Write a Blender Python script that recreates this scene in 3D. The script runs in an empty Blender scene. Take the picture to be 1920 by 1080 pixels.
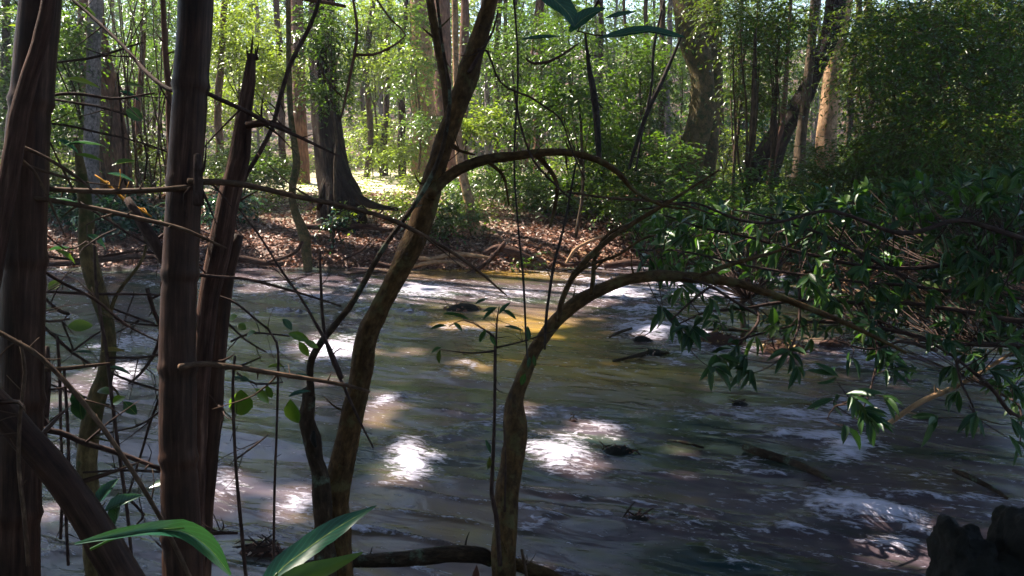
import bpy, math
import numpy as np
from mathutils import Vector

# ---------------------------------------------------------------- camera, sky, sun, exposure
SC = bpy.context.scene
H = 2.3                      # eye height above the water
F = 1663.0                   # focal length in pixels of the 1920 wide photograph
PITCH = math.atan(290 / F)
cam_d = bpy.data.cameras.new('camera'); cam = bpy.data.objects.new('camera', cam_d)
SC.collection.objects.link(cam); SC.camera = cam
cam.location = (0, 0, H); cam.rotation_euler = (math.pi / 2 - PITCH, 0, 0)
cam_d.sensor_width = 36; cam_d.lens = 36 * F / 1920; cam_d.clip_end = 600; cam_d.clip_start = .05

SUN_EL = math.radians(52); SUN_AZ = math.atan2(-.75, .55)      # azimuth from +Y towards +X
S = np.array([math.sin(SUN_AZ) * math.cos(SUN_EL), math.cos(SUN_AZ) * math.cos(SUN_EL), math.sin(SUN_EL)])
w = bpy.data.worlds.new("World"); SC.world = w; w.use_nodes = True
wn = w.node_tree; bg = wn.nodes['Background']
sky = wn.nodes.new('ShaderNodeTexSky'); sky.sky_type = 'NISHITA'; sky.sun_disc = False
sky.sun_elevation = SUN_EL; sky.sun_rotation = SUN_AZ
wn.links.new(sky.outputs[0], bg.inputs[0]); bg.inputs[1].default_value = .08
sky.ozone_density = 2.0; sky.dust_density = .6
sd = bpy.data.lights.new('sun', 'SUN'); sd.energy = 5; sd.angle = math.radians(.45); sd.color = (1, .90, .76)
so = bpy.data.objects.new('sun', sd); SC.collection.objects.link(so)
so.rotation_euler = Vector(S).to_track_quat('Z', 'Y').to_euler(); so.location = (0, 0, 30)
SC.view_settings.view_transform = 'Standard'; SC.view_settings.look = 'None'
SC.view_settings.exposure = 2.1; SC.view_settings.gamma = 1
SC.render.engine = 'CYCLES'
cy = SC.cycles
cy.use_denoising = True; cy.max_bounces = 8; cy.diffuse_bounces = 4; cy.glossy_bounces = 3
cy.transmission_bounces = 4; cy.transparent_max_bounces = 4; cy.caustics_reflective = False; cy.caustics_refractive = False
cy.sample_clamp_indirect = 6; cy.use_adaptive_sampling = True; cy.adaptive_threshold = .02

rng = np.random.default_rng(7)
COL = SC.collection
CAMP = np.array([0, 0, H])
FW = np.array([0, math.cos(PITCH), -math.sin(PITCH)]); UP = np.array([0, math.sin(PITCH), math.cos(PITCH)]); RT = np.array([1., 0, 0])

def P(px, py, t):
    """the place a point of the photo has when it is t metres deep"""
    return CAMP + t * (FW + RT * (px - 960) / F + UP * (540 - py) / F)
def G(px, py, z=0.0):
    d = FW + RT * (px - 960) / F + UP * (540 - py) / F
    return CAMP + d * ((z - H) / d[2])
def unit(a):
    a = np.asarray(a, float); return a / np.maximum(np.linalg.norm(a, axis=-1, keepdims=True), 1e-9)

# ---------------------------------------------------------------- value noise
def _h(i, j, k, s):
    n = (i * 374761393 + j * 668265263 + k * 2147483647 + s * 1274126177) & 0xFFFFFFFF
    n = ((n ^ (n >> 13)) * 1274126177) & 0xFFFFFFFF
    n = n ^ (n >> 16)
    return (n & 0xFFFFFF) / float(0xFFFFFF)
def noise3(p, seed=0):
    p = np.asarray(p, float); f0 = np.floor(p).astype(np.int64); f = p - f0; f = f * f * (3 - 2 * f)
    r = 0
    for a in (0, 1):
        for b in (0, 1):
            for c in (0, 1):
                wgt = (f[..., 0] if a else 1 - f[..., 0]) * (f[..., 1] if b else 1 - f[..., 1]) * (f[..., 2] if c else 1 - f[..., 2])
                r = r + wgt * _h(f0[..., 0] + a, f0[..., 1] + b, f0[..., 2] + c, seed)
    return r
def fbm(p, seed=0, o=4):
    p = np.asarray(p, float); r = 0; a = .5; tot = 0
    for i in range(o):
        r = r + a * noise3(p * 2 ** i + 17.3 * i, seed + i); tot += a; a *= .5
    return r / tot
def n2(x, y, s=1., seed=0, o=3):
    return fbm(np.stack([np.asarray(x, float) * s, np.asarray(y, float) * s, np.zeros_like(np.asarray(x, float))], -1), seed, o)

# ---------------------------------------------------------------- ground
def far_edge(x):
    x = np.asarray(x, float)
    return 15.2 - 3.6 * np.clip((x - 3.2) / 3.6, 0, 1) ** 1.1 + .9 * (n2(x, 0 * x, .7, 3) - .5)
def near_edge(x):
    x = np.asarray(x, float)
    return 4.05 + .5 * (n2(x, 0 * x, .9, 5) - .5) + .25 * np.exp(-((x + 2.2) / 1.0) ** 2)
def zg(x, y):
    x = np.asarray(x, float); y = np.asarray(y, float)
    e = far_edge(x); d = y - e
    far = np.where(d < 0, np.maximum(-.35, d * .35), 0)
    far = far + .22 * np.clip(d / .35, 0, 1) + .6 * (1 - np.exp(-np.clip(d - .3, 0, None) / 2.0)) + .022 * np.clip(d - 3, 0, 60) + .13 * np.clip(d - 22, 0, 90)
    far = far + np.clip(d + .2, 0, 1) * .16 * (n2(x, y, .9, 11) - .5) + np.clip(d, 0, 1) * .06 * (n2(x, y, 3.5, 12) - .5)
    dn = near_edge(x) - y
    near = np.where(dn < 0, np.maximum(-.35, dn * .6), .75 * (1 - np.exp(-np.clip(dn, 0, None) / 1.0))) + np.clip(dn, 0, 1) * .1 * (n2(x, y, 3, 14) - .5)
    return np.maximum(far, near)

# ---------------------------------------------------------------- mesh plumbing
class Geo:
    def __init__(s): s.V = []; s.T = []; s.Q = []; s.tc = []; s.rn = []; s.n = 0
    def add(s, V, T=None, Q=None, tc=None, rnd=None):
        V = np.asarray(V, float).reshape(-1, 3); m = len(V)
        if m == 0: return s
        s.V.append(V)
        if T is not None and len(T): s.T.append(np.asarray(T) + s.n)
        if Q is not None and len(Q): s.Q.append(np.asarray(Q) + s.n)
        s.tc.append(np.zeros((m, 3)) if tc is None else np.asarray(tc, float).reshape(-1, 3))
        s.rn.append(np.full(m, .5) if rnd is None else np.broadcast_to(np.asarray(rnd, float), (m,)))
        s.n += m; return s
    def mesh(s, name, m, off=(0, 0, 0), smooth=True, extra=None):
        me = bpy.data.meshes.new(name)
        V = np.concatenate(s.V) - np.asarray(off)
        T = np.concatenate(s.T) if s.T else np.zeros((0, 3), int)
        Q = np.concatenate(s.Q) if s.Q else np.zeros((0, 4), int)
        me.vertices.add(len(V)); me.vertices.foreach_set('co', V.astype(np.float32).ravel())
        li = np.concatenate([T.ravel(), Q.ravel()]).astype(np.int32)
        me.loops.add(len(li)); me.loops.foreach_set('vertex_index', li)
        ls = np.concatenate([np.arange(len(T)) * 3, len(T) * 3 + np.arange(len(Q)) * 4]).astype(np.int32)
        me.polygons.add(len(ls)); me.polygons.foreach_set('loop_start', ls)
        me.update(calc_edges=True)
        me.polygons.foreach_set('use_smooth', np.full(len(ls), bool(smooth)))
        a = me.attributes.new('tc', 'FLOAT_VECTOR', 'POINT'); a.data.foreach_set('vector', np.concatenate(s.tc).astype(np.float32).ravel())
        a = me.attributes.new('rnd', 'FLOAT', 'POINT'); a.data.foreach_set('value', np.concatenate(s.rn).astype(np.float32))
        for k, v in (extra or {}).items():
            a = me.attributes.new(k, 'FLOAT', 'POINT'); a.data.foreach_set('value', np.asarray(v, np.float32))
        if m: me.materials.append(m)
        return me
    def build(s, name, m, parent=None, smooth=True, extra=None, loc=None):
        if s.n == 0: return None
        if parent is not None: off = np.array(parent['_o'][:]) if '_o' in parent else np.array(parent.location)
        else: off = np.zeros(3) if loc is None else np.asarray(loc, float)
        o = bpy.data.objects.new(name, s.mesh(name, m, off, smooth, extra)); COL.objects.link(o)
        if parent is not None: o.parent = parent; o['_o'] = [float(v) for v in off]
        else: o.location = [float(v) for v in off]; o['_o'] = [float(v) for v in off]
        return o
def tag(o, label, cat, group=None, kind=None):
    if label: o['label'] = label
    if cat: o['category'] = cat
    if group: o['group'] = group
    if kind: o['kind'] = kind
    return o
def thing(name, label, cat, loc, group=None):
    o = bpy.data.objects.new(name, None); COL.objects.link(o); o.location = [float(v) for v in loc]; o.empty_display_size = .2
    o['_o'] = [float(v) for v in loc]
    return tag(o, label, cat, group)

# ---------------------------------------------------------------- tubes
def spline(path, step):
    p = np.asarray(path, float)
    if len(p) == 2: p = np.array([p[0], (p[0] + p[1]) / 2, p[1]])
    q = np.vstack([2 * p[0] - p[1], p, 2 * p[-1] - p[-2]])
    out = []
    for i in range(1, len(q) - 2):
        n = max(2, int(np.linalg.norm(q[i + 1, :3] - q[i, :3]) / step))
        t = np.linspace(0, 1, n, endpoint=False)[:, None]
        out.append(.5 * ((2 * q[i]) + (-q[i - 1] + q[i + 1]) * t + (2 * q[i - 1] - 5 * q[i] + 4 * q[i + 1] - q[i + 2]) * t ** 2 + (-q[i - 1] + 3 * q[i] - 3 * q[i + 1] + q[i + 2]) * t ** 3))
    out.append(p[-1:]); r = np.vstack(out)
    r[:, 3] = np.maximum(r[:, 3], p[:, 3].min() * .8)
    return r
def tube(g, path, sides=10, step=.05, rough=.06, seed=0, nodes=None, rnd=.5, wob=0., ns=1.0, flute=0.):
    """path: rows x, y, z, radius"""
    c = spline(path, step); n = len(c); X = c[:, :3].copy(); R = c[:, 3].copy()
    L = np.concatenate([[0], np.cumsum(np.linalg.norm(np.diff(X, axis=0), axis=1))])
    if wob:
        for k in range(3): X[:, k] += wob * (fbm(np.stack([L * ns * 2, L * 0 + k * 7.1, L * 0 + seed], -1), seed, 3) - .5) * 2
    Tn = unit(np.gradient(X, axis=0)); u = np.cross(Tn[0], [0, 1, .1]); u = unit(u)
    U = np.zeros_like(X)
    for i in range(n):
        u = u - Tn[i] * np.dot(u, Tn[i]); u = u / max(np.linalg.norm(u), 1e-9); U[i] = u
    W = np.cross(Tn, U)
    a = np.linspace(0, 2 * np.pi, sides, endpoint=False)
    ca, sa = np.cos(a), np.sin(a)
    cc = np.stack([np.broadcast_to(ca, (n, sides)), np.broadcast_to(sa, (n, sides)), np.broadcast_to((L / np.maximum(R.mean(), .004) * .35)[:, None], (n, sides))], -1)
    rad = R[:, None] * (1 + rough * 2 * (fbm(cc * 1.3 + seed * 3.7, seed, 3) - .5) + rough * 1.6 * (noise3(np.stack([L * 3 * ns, L * 0, L * 0], -1), seed) - .5)[:, None])
    if flute: rad = rad * (1 + flute * np.sin(a * 5 + 1.3 * np.sin(L * .6)[:, None])[:, :] * 1.0)
    if nodes is not None:
        for nv in nodes:
            d = L - nv
            rad = rad * (1 + .10 * np.exp(-(d / .011) ** 2) - .05 * np.exp(-((d - .022) / .010) ** 2))[:, None]
    V = X[:, None, :] + rad[..., None] * (ca[None, :, None] * U[:, None, :] + sa[None, :, None] * W[:, None, :])
    tc = np.stack([R[:, None] * ca, R[:, None] * sa, np.broadcast_to(L[:, None], (n, sides))], -1)
    i = np.arange(n - 1)[:, None] * sides; j = np.arange(sides)[None, :]; j2 = (j + 1) % sides
    Q = np.stack([i + j, i + j2, i + sides + j2, i + sides + j], -1).reshape(-1, 4)
    V = V.reshape(-1, 3); tc = tc.reshape(-1, 3)
    m = len(V); V = np.vstack([V, X[0] - Tn[0] * R[0] * .2, X[-1] + Tn[-1] * R[-1] * .5]); tc = np.vstack([tc, [0, 0, 0], [0, 0, L[-1]]])
    T = [[m, (k + 1) % sides, k] for k in range(sides)] + [[m + 1, (n - 1) * sides + k, (n - 1) * sides + (k + 1) % sides] for k in range(sides)]
    g.add(V, T, Q, tc, rnd); return X, R, L
def buds(g, X, R, n, seed=0, L0=.03, L1=.12):
    rr = np.random.default_rng(seed + 5)
    for _ in range(n):
        i = rr.integers(2, len(X) - 2); dd = unit(rr.normal(size=3) * np.array([1, .6, 1]) + np.array([0, 0, .25])); l = rr.uniform(L0, L1) + R[i]; r0 = min(R[i] * .45, .006)
        k = X[i] + dd * l * .5 + rr.normal(size=3) * l * .08
        tube(g, [[*X[i], r0], [*k, r0 * .7], [*(X[i] + dd * l), .0008]], 5, .02, .1)
def pxp(pts, t=None, dt=0.):
    """pts: (px, py, width px[, t]) -> rows x, y, z, r"""
    out = []
    for k, q in enumerate(pts):
        tt = q[3] if len(q) > 3 else t + dt * k / max(1, len(pts) - 1)
        out.append([*P(q[0], q[1], tt), q[2] * .5 / F * tt])
    return out

# ---------------------------------------------------------------- leaves
def leaf_tpl(detail):
    if detail == 0:
        V = np.array([[0, 0, 0], [.42, .5, .10], [1, 0, -.12], [.42, -.5, .10]]); return V, np.array([[0, 2, 1], [0, 3, 2]]), np.zeros((0, 4), int)
    us = [0, .1, .3, .55, .8, .93, 1.0] if detail == 2 else [0, .22, .6, 1.0]
    ws = [0, .42, .92, .95, .55, .2, 0] if detail == 2 else [0, .8, .85, 0]
    k = len(us); V = [[u, 0, -.22 * u * u] for u in us]
    for sgn in (1, -1):
        for i in range(1, k - 1): V.append([us[i] + .02, sgn * .5 * ws[i], -.22 * us[i] ** 2 + .16 * ws[i]])
    l = lambda i: k + i - 1
    r = lambda i: k + (k - 2) + i - 1
    T = [[0, 1, l(1)], [0, r(1), 1], [k - 1, l(k - 2), k - 2], [k - 1, k - 2, r(k - 2)]]; Q = []
    for i in range(1, k - 2):
        Q.append([i, i + 1, l(i + 1), l(i)]); Q.append([i, r(i), r(i + 1), i + 1])
    return np.array(V), np.array(T), np.array(Q)
TPL = {d: leaf_tpl(d) for d in (0, 1, 2)}
def leaves(g, base, d, nrm, L, Wd, detail=0, rnd=None, curl=None):
    base = np.asarray(base, float); N = len(base)
    if N == 0: return
    d = unit(np.broadcast_to(d, (N, 3))); nrm = np.broadcast_to(nrm, (N, 3)); side = unit(np.cross(nrm, d) + 1e-6); nn = np.cross(d, side)
    L = np.broadcast_to(L, (N,)); Wd = np.broadcast_to(Wd, (N,))
    tv, T, Q = TPL[detail]; m = len(tv)
    cz = tv[:, 2][None, :] * (np.ones(N) if curl is None else curl)[:, None]
    V = base[:, None, :] + d[:, None, :] * (tv[:, 0][None, :, None] * L[:, None, None]) + side[:, None, :] * (tv[:, 1][None, :, None] * Wd[:, None, None]) \
        + nn[:, None, :] * (cz[..., None] * np.where(tv[:, 1] == 0, 1, 1)[None, :, None] * L[:, None, None] * .9)
    if rnd is None: rnd = rng.random(N)
    tc = np.broadcast_to(np.stack([tv[:, 0], tv[:, 1], tv[:, 1] * 0], -1)[None], (N, m, 3)).copy(); tc[..., 2] = np.asarray(rnd)[:, None] * 10
    o = (np.arange(N) * m)[:, None, None]
    g.add(V.reshape(-1, 3), (T[None] + o).reshape(-1, 3) if len(T) else None, (Q[None] + o).reshape(-1, 4) if len(Q) else None, tc.reshape(-1, 3), np.repeat(rnd, m))
def rdir(n, up=0.):
    v = rng.normal(size=(n, 3)); v = unit(v); v[:, 2] += up; return unit(v)
def sprays(g, gt, base, d, length, nl, L, Wd, detail=0, droop=.5, tw=.002, spread=.9):
    """leafy twigs: base (N,3), d (N,3)"""
    N = len(base); d = unit(d); length = np.broadcast_to(length, (N,))
    s = (np.arange(nl) + .6) / nl
    pos = base[:, None, :] + d[:, None, :] * (s[None, :, None] * length[:, None, None])
    pos[..., 2] -= droop * (s[None, :] ** 2) * length[:, None]
    tang = d[:, None, :] * np.ones((1, nl, 1)); tang = tang.copy(); tang[..., 2] -= 2 * droop * s[None, :]; tang = unit(tang)
    side = unit(np.cross(tang, [0, 0, 1.0]) + rng.normal(scale=.15, size=(N, nl, 3)))
    sg = np.where(np.arange(nl) % 2 == 0, 1, -1)[None, :, None]
    ld = unit(tang * (1 - spread * .45) + side * sg * spread + rng.normal(scale=.25, size=(N, nl, 3)) + np.array([0, 0, -.15]))
    nr = unit(np.cross(side, tang) * 1.0 + np.array([0, 0, .8]) + rng.normal(scale=.35, size=(N, nl, 3)))
    rn = np.clip(np.repeat(rng.random(N)[:, None], nl, 1) * .6 + rng.random((N, nl)) * .4, 0, 1)
    sc = rng.uniform(.7, 1.15, (N, nl))
    leaves(g, pos.reshape(-1, 3), ld.reshape(-1, 3), nr.reshape(-1, 3), (L * sc).ravel(), (Wd * sc).ravel(), detail, rn.ravel())
    if gt is not None:                       # the twig as a three sided strip
        q = np.array([0, .5, 1.0]); c = base[:, None, :] + d[:, None, :] * (q[None, :, None] * length[:, None, None]); c[..., 2] -= droop * q[None, :] ** 2 * length[:, None]
        A = unit(np.cross(d, [0, 0, 1.]) + 1e-4); B = np.cross(d, A); an = np.array([0, 2.094, 4.189])
        rr = tw * np.array([1, .7, .35])
        V = c[:, :, None, :] + rr[None, :, None, None] * (np.cos(an)[None, None, :, None] * A[:, None, None, :] + np.sin(an)[None, None, :, None] * B[:, None, None, :])
        f = []
        for i in range(2):
            for j in range(3): f.append([i * 3 + j, i * 3 + (j + 1) % 3, i * 3 + 3 + (j + 1) % 3, i * 3 + 3 + j])
        f = np.array(f)[None] + (np.arange(N) * 9)[:, None, None]
        gt.add(V.reshape(-1, 3), None, f.reshape(-1, 4))

# ---------------------------------------------------------------- materials
def mat(name):
    m = bpy.data.materials.new(name); m.use_nodes = True; nt = m.node_tree; nt.nodes.clear()
    return m, nt, nt.nodes.new('ShaderNodeOutputMaterial')
def nd(nt, typ, **kw):
    n = nt.nodes.new(typ)
    for k, v in kw.items():
        if k.startswith('i_'): n.inputs[k[2:].replace('_', ' ')].default_value = v
        else: setattr(n, k, v)
    return n
def ramp(nt, fac, stops):
    r = nt.nodes.new('ShaderNodeValToRGB'); e = r.color_ramp.elements
    while len(e) < len(stops): e.new(.5)
    for k, (p, c) in enumerate(stops): e[k].position = p; e[k].color = (*c, 1) if len(c) == 3 else c
    nt.links.new(fac, r.inputs[0]); return r.outputs[0]
def leaf_mat(name, stops, trans=.35, tcol=(.22, .30, .03), rough=.42, spec=.5, vein=True, dark=(.5, .5, .5)):
    m, nt, out = mat(name); ln = nt.links.new
    at = nd(nt, 'ShaderNodeAttribute', attribute_name='rnd'); tc = nd(nt, 'ShaderNodeAttribute', attribute_name='tc')
    col = ramp(nt, at.outputs['Fac'], stops)
    nz = nd(nt, 'ShaderNodeTexNoise', i_Scale=6., i_Detail=3.); ln(tc.outputs['Vector'], nz.inputs['Vector'])
    mx = nd(nt, 'ShaderNodeMix', data_type='RGBA', blend_type='MULTIPLY'); mx.inputs[0].default_value = .5
    rr = ramp(nt, nz.outputs[0], [(.3, dark), (.7, (1.2, 1.2, 1.1))]); ln(col, mx.inputs[6]); ln(rr, mx.inputs[7]); cc = mx.outputs[2]
    if vein:
        sx = nd(nt, 'ShaderNodeSeparateXYZ'); ln(tc.outputs['Vector'], sx.inputs[0])
        ab = nd(nt, 'ShaderNodeMath', operation='ABSOLUTE'); ln(sx.outputs[1], ab.inputs[0])
        v = ramp(nt, ab.outputs[0], [(0, (1, 1, 1)), (.035, (0, 0, 0))])
        m2 = nd(nt, 'ShaderNodeMix', data_type='RGBA'); ln(v, m2.inputs[0]); ln(cc, m2.inputs[6]); m2.inputs[7].default_value = (.16, .22, .07, 1); cc = m2.outputs[2]
        q = nd(nt, 'ShaderNodeMath', operation='MULTIPLY_ADD'); ln(ab.outputs[0], q.inputs[0]); q.inputs[1].default_value = -34.; u9 = nd(nt, 'ShaderNodeMath', operation='MULTIPLY'); ln(sx.outputs[0], u9.inputs[0]); u9.inputs[1].default_value = 70.; ln(u9.outputs[0], q.inputs[2])
        sn = nd(nt, 'ShaderNodeMath', operation='SINE'); ln(q.outputs[0], sn.inputs[0]); sr = ramp(nt, sn.outputs[0], [(0, (.82, .82, .8)), (.8, (1, 1, 1)), (1, (1.5, 1.45, 1.2))])
        m4 = nd(nt, 'ShaderNodeMix', data_type='RGBA', blend_type='MULTIPLY'); m4.inputs[0].default_value = 1.; ln(cc, m4.inputs[6]); ln(sr, m4.inputs[7]); cc = m4.outputs[2]
        sp = nd(nt, 'ShaderNodeTexNoise', i_Scale=14., i_Detail=2.); ln(tc.outputs['Vector'], sp.inputs['Vector']); sf = ramp(nt, sp.outputs[0], [(.70, (0, 0, 0)), (.74, (.8, .8, .8))])
        m5 = nd(nt, 'ShaderNodeMix', data_type='RGBA'); ln(sf, m5.inputs[0]); ln(cc, m5.inputs[6]); m5.inputs[7].default_value = (.07, .04, .012, 1); cc = m5.outputs[2]
    p = nd(nt, 'ShaderNodeBsdfPrincipled'); ln(cc, p.inputs['Base Color']); p.inputs['Roughness'].default_value = rough
    p.inputs['Specular IOR Level'].default_value = spec * .6
    t = nd(nt, 'ShaderNodeBsdfTranslucent'); m3 = nd(nt, 'ShaderNodeMix', data_type='RGBA', blend_type='MIX'); m3.inputs[0].default_value = .75
    ln(cc, m3.inputs[6]); m3.inputs[7].default_value = (*tcol, 1); ln(m3.outputs[2], t.inputs[0])
    ms = nd(nt, 'ShaderNodeMixShader'); ms.inputs[0].default_value = trans; ln(p.outputs[0], ms.inputs[1]); ln(t.outputs[0], ms.inputs[2])
    ln(ms.outputs[0], out.inputs[0]); return m
def bark_mat(name, a, b, c, scale=1., streak=.25, bump=.4, moss=None, mossamt=.5, rough=.8, knots=0.):
    """a dark, b mid, c light patches; coordinates run round and along the stem"""
    m, nt, out = mat(name); ln = nt.links.new
    tc = nd(nt, 'ShaderNodeAttribute', attribute_name='tc'); ge = nd(nt, 'ShaderNodeTexCoord')
    mp = nd(nt, 'ShaderNodeMapping'); mp.inputs['Scale'].default_value = (scale, scale, scale * streak); ln(tc.outputs['Vector'], mp.inputs[0])
    n1 = nd(nt, 'ShaderNodeTexNoise', i_Scale=60., i_Detail=6., i_Roughness=.65); ln(mp.outputs[0], n1.inputs['Vector'])
    n2_ = nd(nt, 'ShaderNodeTexNoise', i_Scale=7.*scale, i_Detail=4., i_Roughness=.6); ln(tc.outputs['Vector'], n2_.inputs['Vector'])
    col = ramp(nt, n1.outputs[0], [(.32, a), (.55, b), (.78, c)])
    pat = ramp(nt, n2_.outputs[0], [(.35, (.55, .55, .55)), (.65, (1.35, 1.3, 1.25))])
    mx = nd(nt, 'ShaderNodeMix', data_type='RGBA', blend_type='MULTIPLY'); mx.inputs[0].default_value = .8; ln(col, mx.inputs[6]); ln(pat, mx.inputs[7]); cc = mx.outputs[2]
    if moss:
        n3 = nd(nt, 'ShaderNodeTexNoise', i_Scale=9., i_Detail=5., i_Roughness=.7); ln(ge.outputs['Object'], n3.inputs['Vector'])
        f = ramp(nt, n3.outputs[0], [(.62 - mossamt * .25, (0, 0, 0)), (.72 - mossamt * .25, (1, 1, 1))])
        m2 = nd(nt, 'ShaderNodeMix', data_type='RGBA'); ln(f, m2.inputs[0]); ln(cc, m2.inputs[6]); m2.inputs[7].default_value = (*moss, 1); cc = m2.outputs[2]
    p = nd(nt, 'ShaderNodeBsdfPrincipled'); ln(cc, p.inputs['Base Color']); p.inputs['Roughness'].default_value = rough; p.inputs['Specular IOR Level'].default_value = .12
    bp = nd(nt, 'ShaderNodeBump'); bp.inputs['Strength'].default_value = bump; bp.inputs['Distance'].default_value = .02 / max(scale, .2); ln(n1.outputs[0], bp.inputs['Height']); ln(bp.outputs[0], p.inputs['Normal'])
    ln(p.outputs[0], out.inputs[0]); return m

M = {}
M['bamboo'] = bark_mat('old_bamboo', (.014, .006, .004), (.044, .021, .014), (.115, .064, .045), 1.6, .07, .2, rough=.55)
M['deadwood'] = bark_mat('dead_wood', (.016, .007, .005), (.070, .036, .027), (.19, .115, .085), 1.4, .08, .8, rough=.85)
M['barkG'] = bark_mat('smooth_bark', (.020, .009, .003), (.072, .039, .014), (.15, .09, .038), 1.0, .5, .5, moss=(.085, .07, .028), mossamt=.35)
M['barkH'] = bark_mat('rough_bark', (.014, .008, .005), (.045, .028, .017), (.12, .08, .05), 1.0, .4, 1.0, moss=(.10, .13, .09), mossamt=.25)
M['mossbark'] = bark_mat('mossy_bark', (.04, .028, .012), (.11, .08, .035), (.18, .14, .07), 1.2, .4, .6, moss=(.035, .042, .012), mossamt=.45)
M['bigbark'] = bark_mat('furrowed_bark', (.008, .004, .003), (.032, .019, .013), (.10, .062, .045), .35, .12, 1.0, moss=(.05, .055, .03), mossamt=.2)
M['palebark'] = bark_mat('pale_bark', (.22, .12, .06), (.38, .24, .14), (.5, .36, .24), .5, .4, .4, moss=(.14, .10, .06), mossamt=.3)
M['redbark'] = bark_mat('red_brown_bark', (.07, .035, .025), (.16, .085, .06), (.28, .17, .12), .4, .2, .6)
M['graybark'] = bark_mat('grey_bark', (.09, .08, .08), (.22, .19, .19), (.40, .36, .36), .5, .6, .5, moss=(.05, .05, .04), mossamt=.35)
M['vine'] = bark_mat('vine_bark', (.015, .011, .010), (.04, .03, .026), (.09, .07, .06), 2.0, .3, .4)
M['tan'] = bark_mat('tan_twig_bark', (.035, .020, .013), (.09, .055, .036), (.20, .13, .09), 2.0, .3, .4)
M['twig'] = bark_mat('dark_twig_bark', (.02, .012, .010), (.055, .033, .028), (.13, .085, .07), 2.0, .3, .4)
M['stem'] = bark_mat('undergrowth_stem', (.03, .022, .015), (.08, .055, .035), (.18, .13, .09), .6, .3, .4)
M['yellow'] = bark_mat('yellow_cane', (.28, .12, .01), (.5, .24, .02), (.6, .33, .05), 2.0, .3, .2)
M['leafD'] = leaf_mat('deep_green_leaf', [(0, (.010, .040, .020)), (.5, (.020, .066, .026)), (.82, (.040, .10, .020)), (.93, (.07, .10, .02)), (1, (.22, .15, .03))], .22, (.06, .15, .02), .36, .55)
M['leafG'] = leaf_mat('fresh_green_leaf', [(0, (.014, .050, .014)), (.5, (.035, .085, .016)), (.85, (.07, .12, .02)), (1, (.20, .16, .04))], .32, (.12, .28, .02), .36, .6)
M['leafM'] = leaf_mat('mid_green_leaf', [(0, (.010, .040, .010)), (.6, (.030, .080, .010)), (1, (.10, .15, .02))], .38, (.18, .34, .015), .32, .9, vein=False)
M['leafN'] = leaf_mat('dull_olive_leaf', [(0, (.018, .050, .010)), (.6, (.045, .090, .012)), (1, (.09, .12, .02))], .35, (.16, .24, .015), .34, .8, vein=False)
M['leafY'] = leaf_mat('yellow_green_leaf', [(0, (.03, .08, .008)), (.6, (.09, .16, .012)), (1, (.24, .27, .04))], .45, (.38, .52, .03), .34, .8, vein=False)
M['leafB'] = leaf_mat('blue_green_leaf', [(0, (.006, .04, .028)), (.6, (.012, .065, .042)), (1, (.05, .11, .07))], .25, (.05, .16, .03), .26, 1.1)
M['shade_canopy'] = leaf_mat('shade_canopy_leaf', [(0, (.015, .035, .010)), (1, (.05, .09, .02))], .12, (.10, .16, .02), .5, .4, vein=False)
M['litter'] = leaf_mat('fallen_leaf', [(0, (.05, .022, .013)), (.4, (.17, .070, .046)), (.75, (.36, .18, .13)), (1, (.60, .44, .36))], .1, (.25, .10, .04), .45, .5, vein=False, dark=(.6, .6, .6))
M['litterY'] = leaf_mat('dry_pale_leaf', [(0, (.22, .12, .05)), (1, (.5, .36, .18))], .2, (.4, .25, .08), .5, .4, vein=False)

def soil_mat():
    m, nt, out = mat('leaf_mould_soil'); ln = nt.links.new
    tc = nd(nt, 'ShaderNodeTexCoord'); n1 = nd(nt, 'ShaderNodeTexNoise', i_Scale=1.3, i_Detail=6., i_Roughness=.7); ln(tc.outputs['Object'], n1.inputs['Vector'])
    v = nd(nt, 'ShaderNodeTexVoronoi', i_Scale=16.); ln(tc.outputs['Object'], v.inputs['Vector'])
    c1 = ramp(nt, v.outputs['Color'], [(.1, (.028, .010, .007)), (.6, (.085, .036, .024)), (.95, (.20, .10, .07))])
    c2 = ramp(nt, n1.outputs[0], [(.35, (.5, .5, .5)), (.65, (1.2, 1.1, 1.0))])
    mx = nd(nt, 'ShaderNodeMix', data_type='RGBA', blend_type='MULTIPLY'); mx.inputs[0].default_value = .9; ln(c1, mx.inputs[6]); ln(c2, mx.inputs[7])
    at = nd(nt, 'ShaderNodeAttribute', attribute_name='mud')
    nz = nd(nt, 'ShaderNodeTexNoise', i_Scale=8., i_Detail=4.); ln(tc.outputs['Object'], nz.inputs['Vector'])
    mc = ramp(nt, nz.outputs[0], [(.3, (.18, .085, .028)), (.7, (.36, .19, .07))])
    m2 = nd(nt, 'ShaderNodeMix', data_type='RGBA'); ln(at.outputs['Fac'], m2.inputs[0]); ln(mx.outputs[2], m2.inputs[6]); ln(mc, m2.inputs[7])
    a3 = nd(nt, 'ShaderNodeAttribute', attribute_name='pale'); m3 = nd(nt, 'ShaderNodeMix', data_type='RGBA'); ln(a3.outputs['Fac'], m3.inputs[0]); ln(m2.outputs[2], m3.inputs[6]); m3.inputs[7].default_value = (.62, .56, .38, 1)  # pale colour paints the sun's glow onto the soil
    p = nd(nt, 'ShaderNodeBsdfPrincipled', i_Roughness=.8); ln(m3.outputs[2], p.inputs['Base Color'])
    b = nd(nt, 'ShaderNodeBump', i_Strength=.8, i_Distance=.03); ln(v.outputs['Distance'], b.inputs['Height']); ln(b.outputs[0], p.inputs['Normal'])
    ln(p.outputs[0], out.inputs[0]); return m
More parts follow.
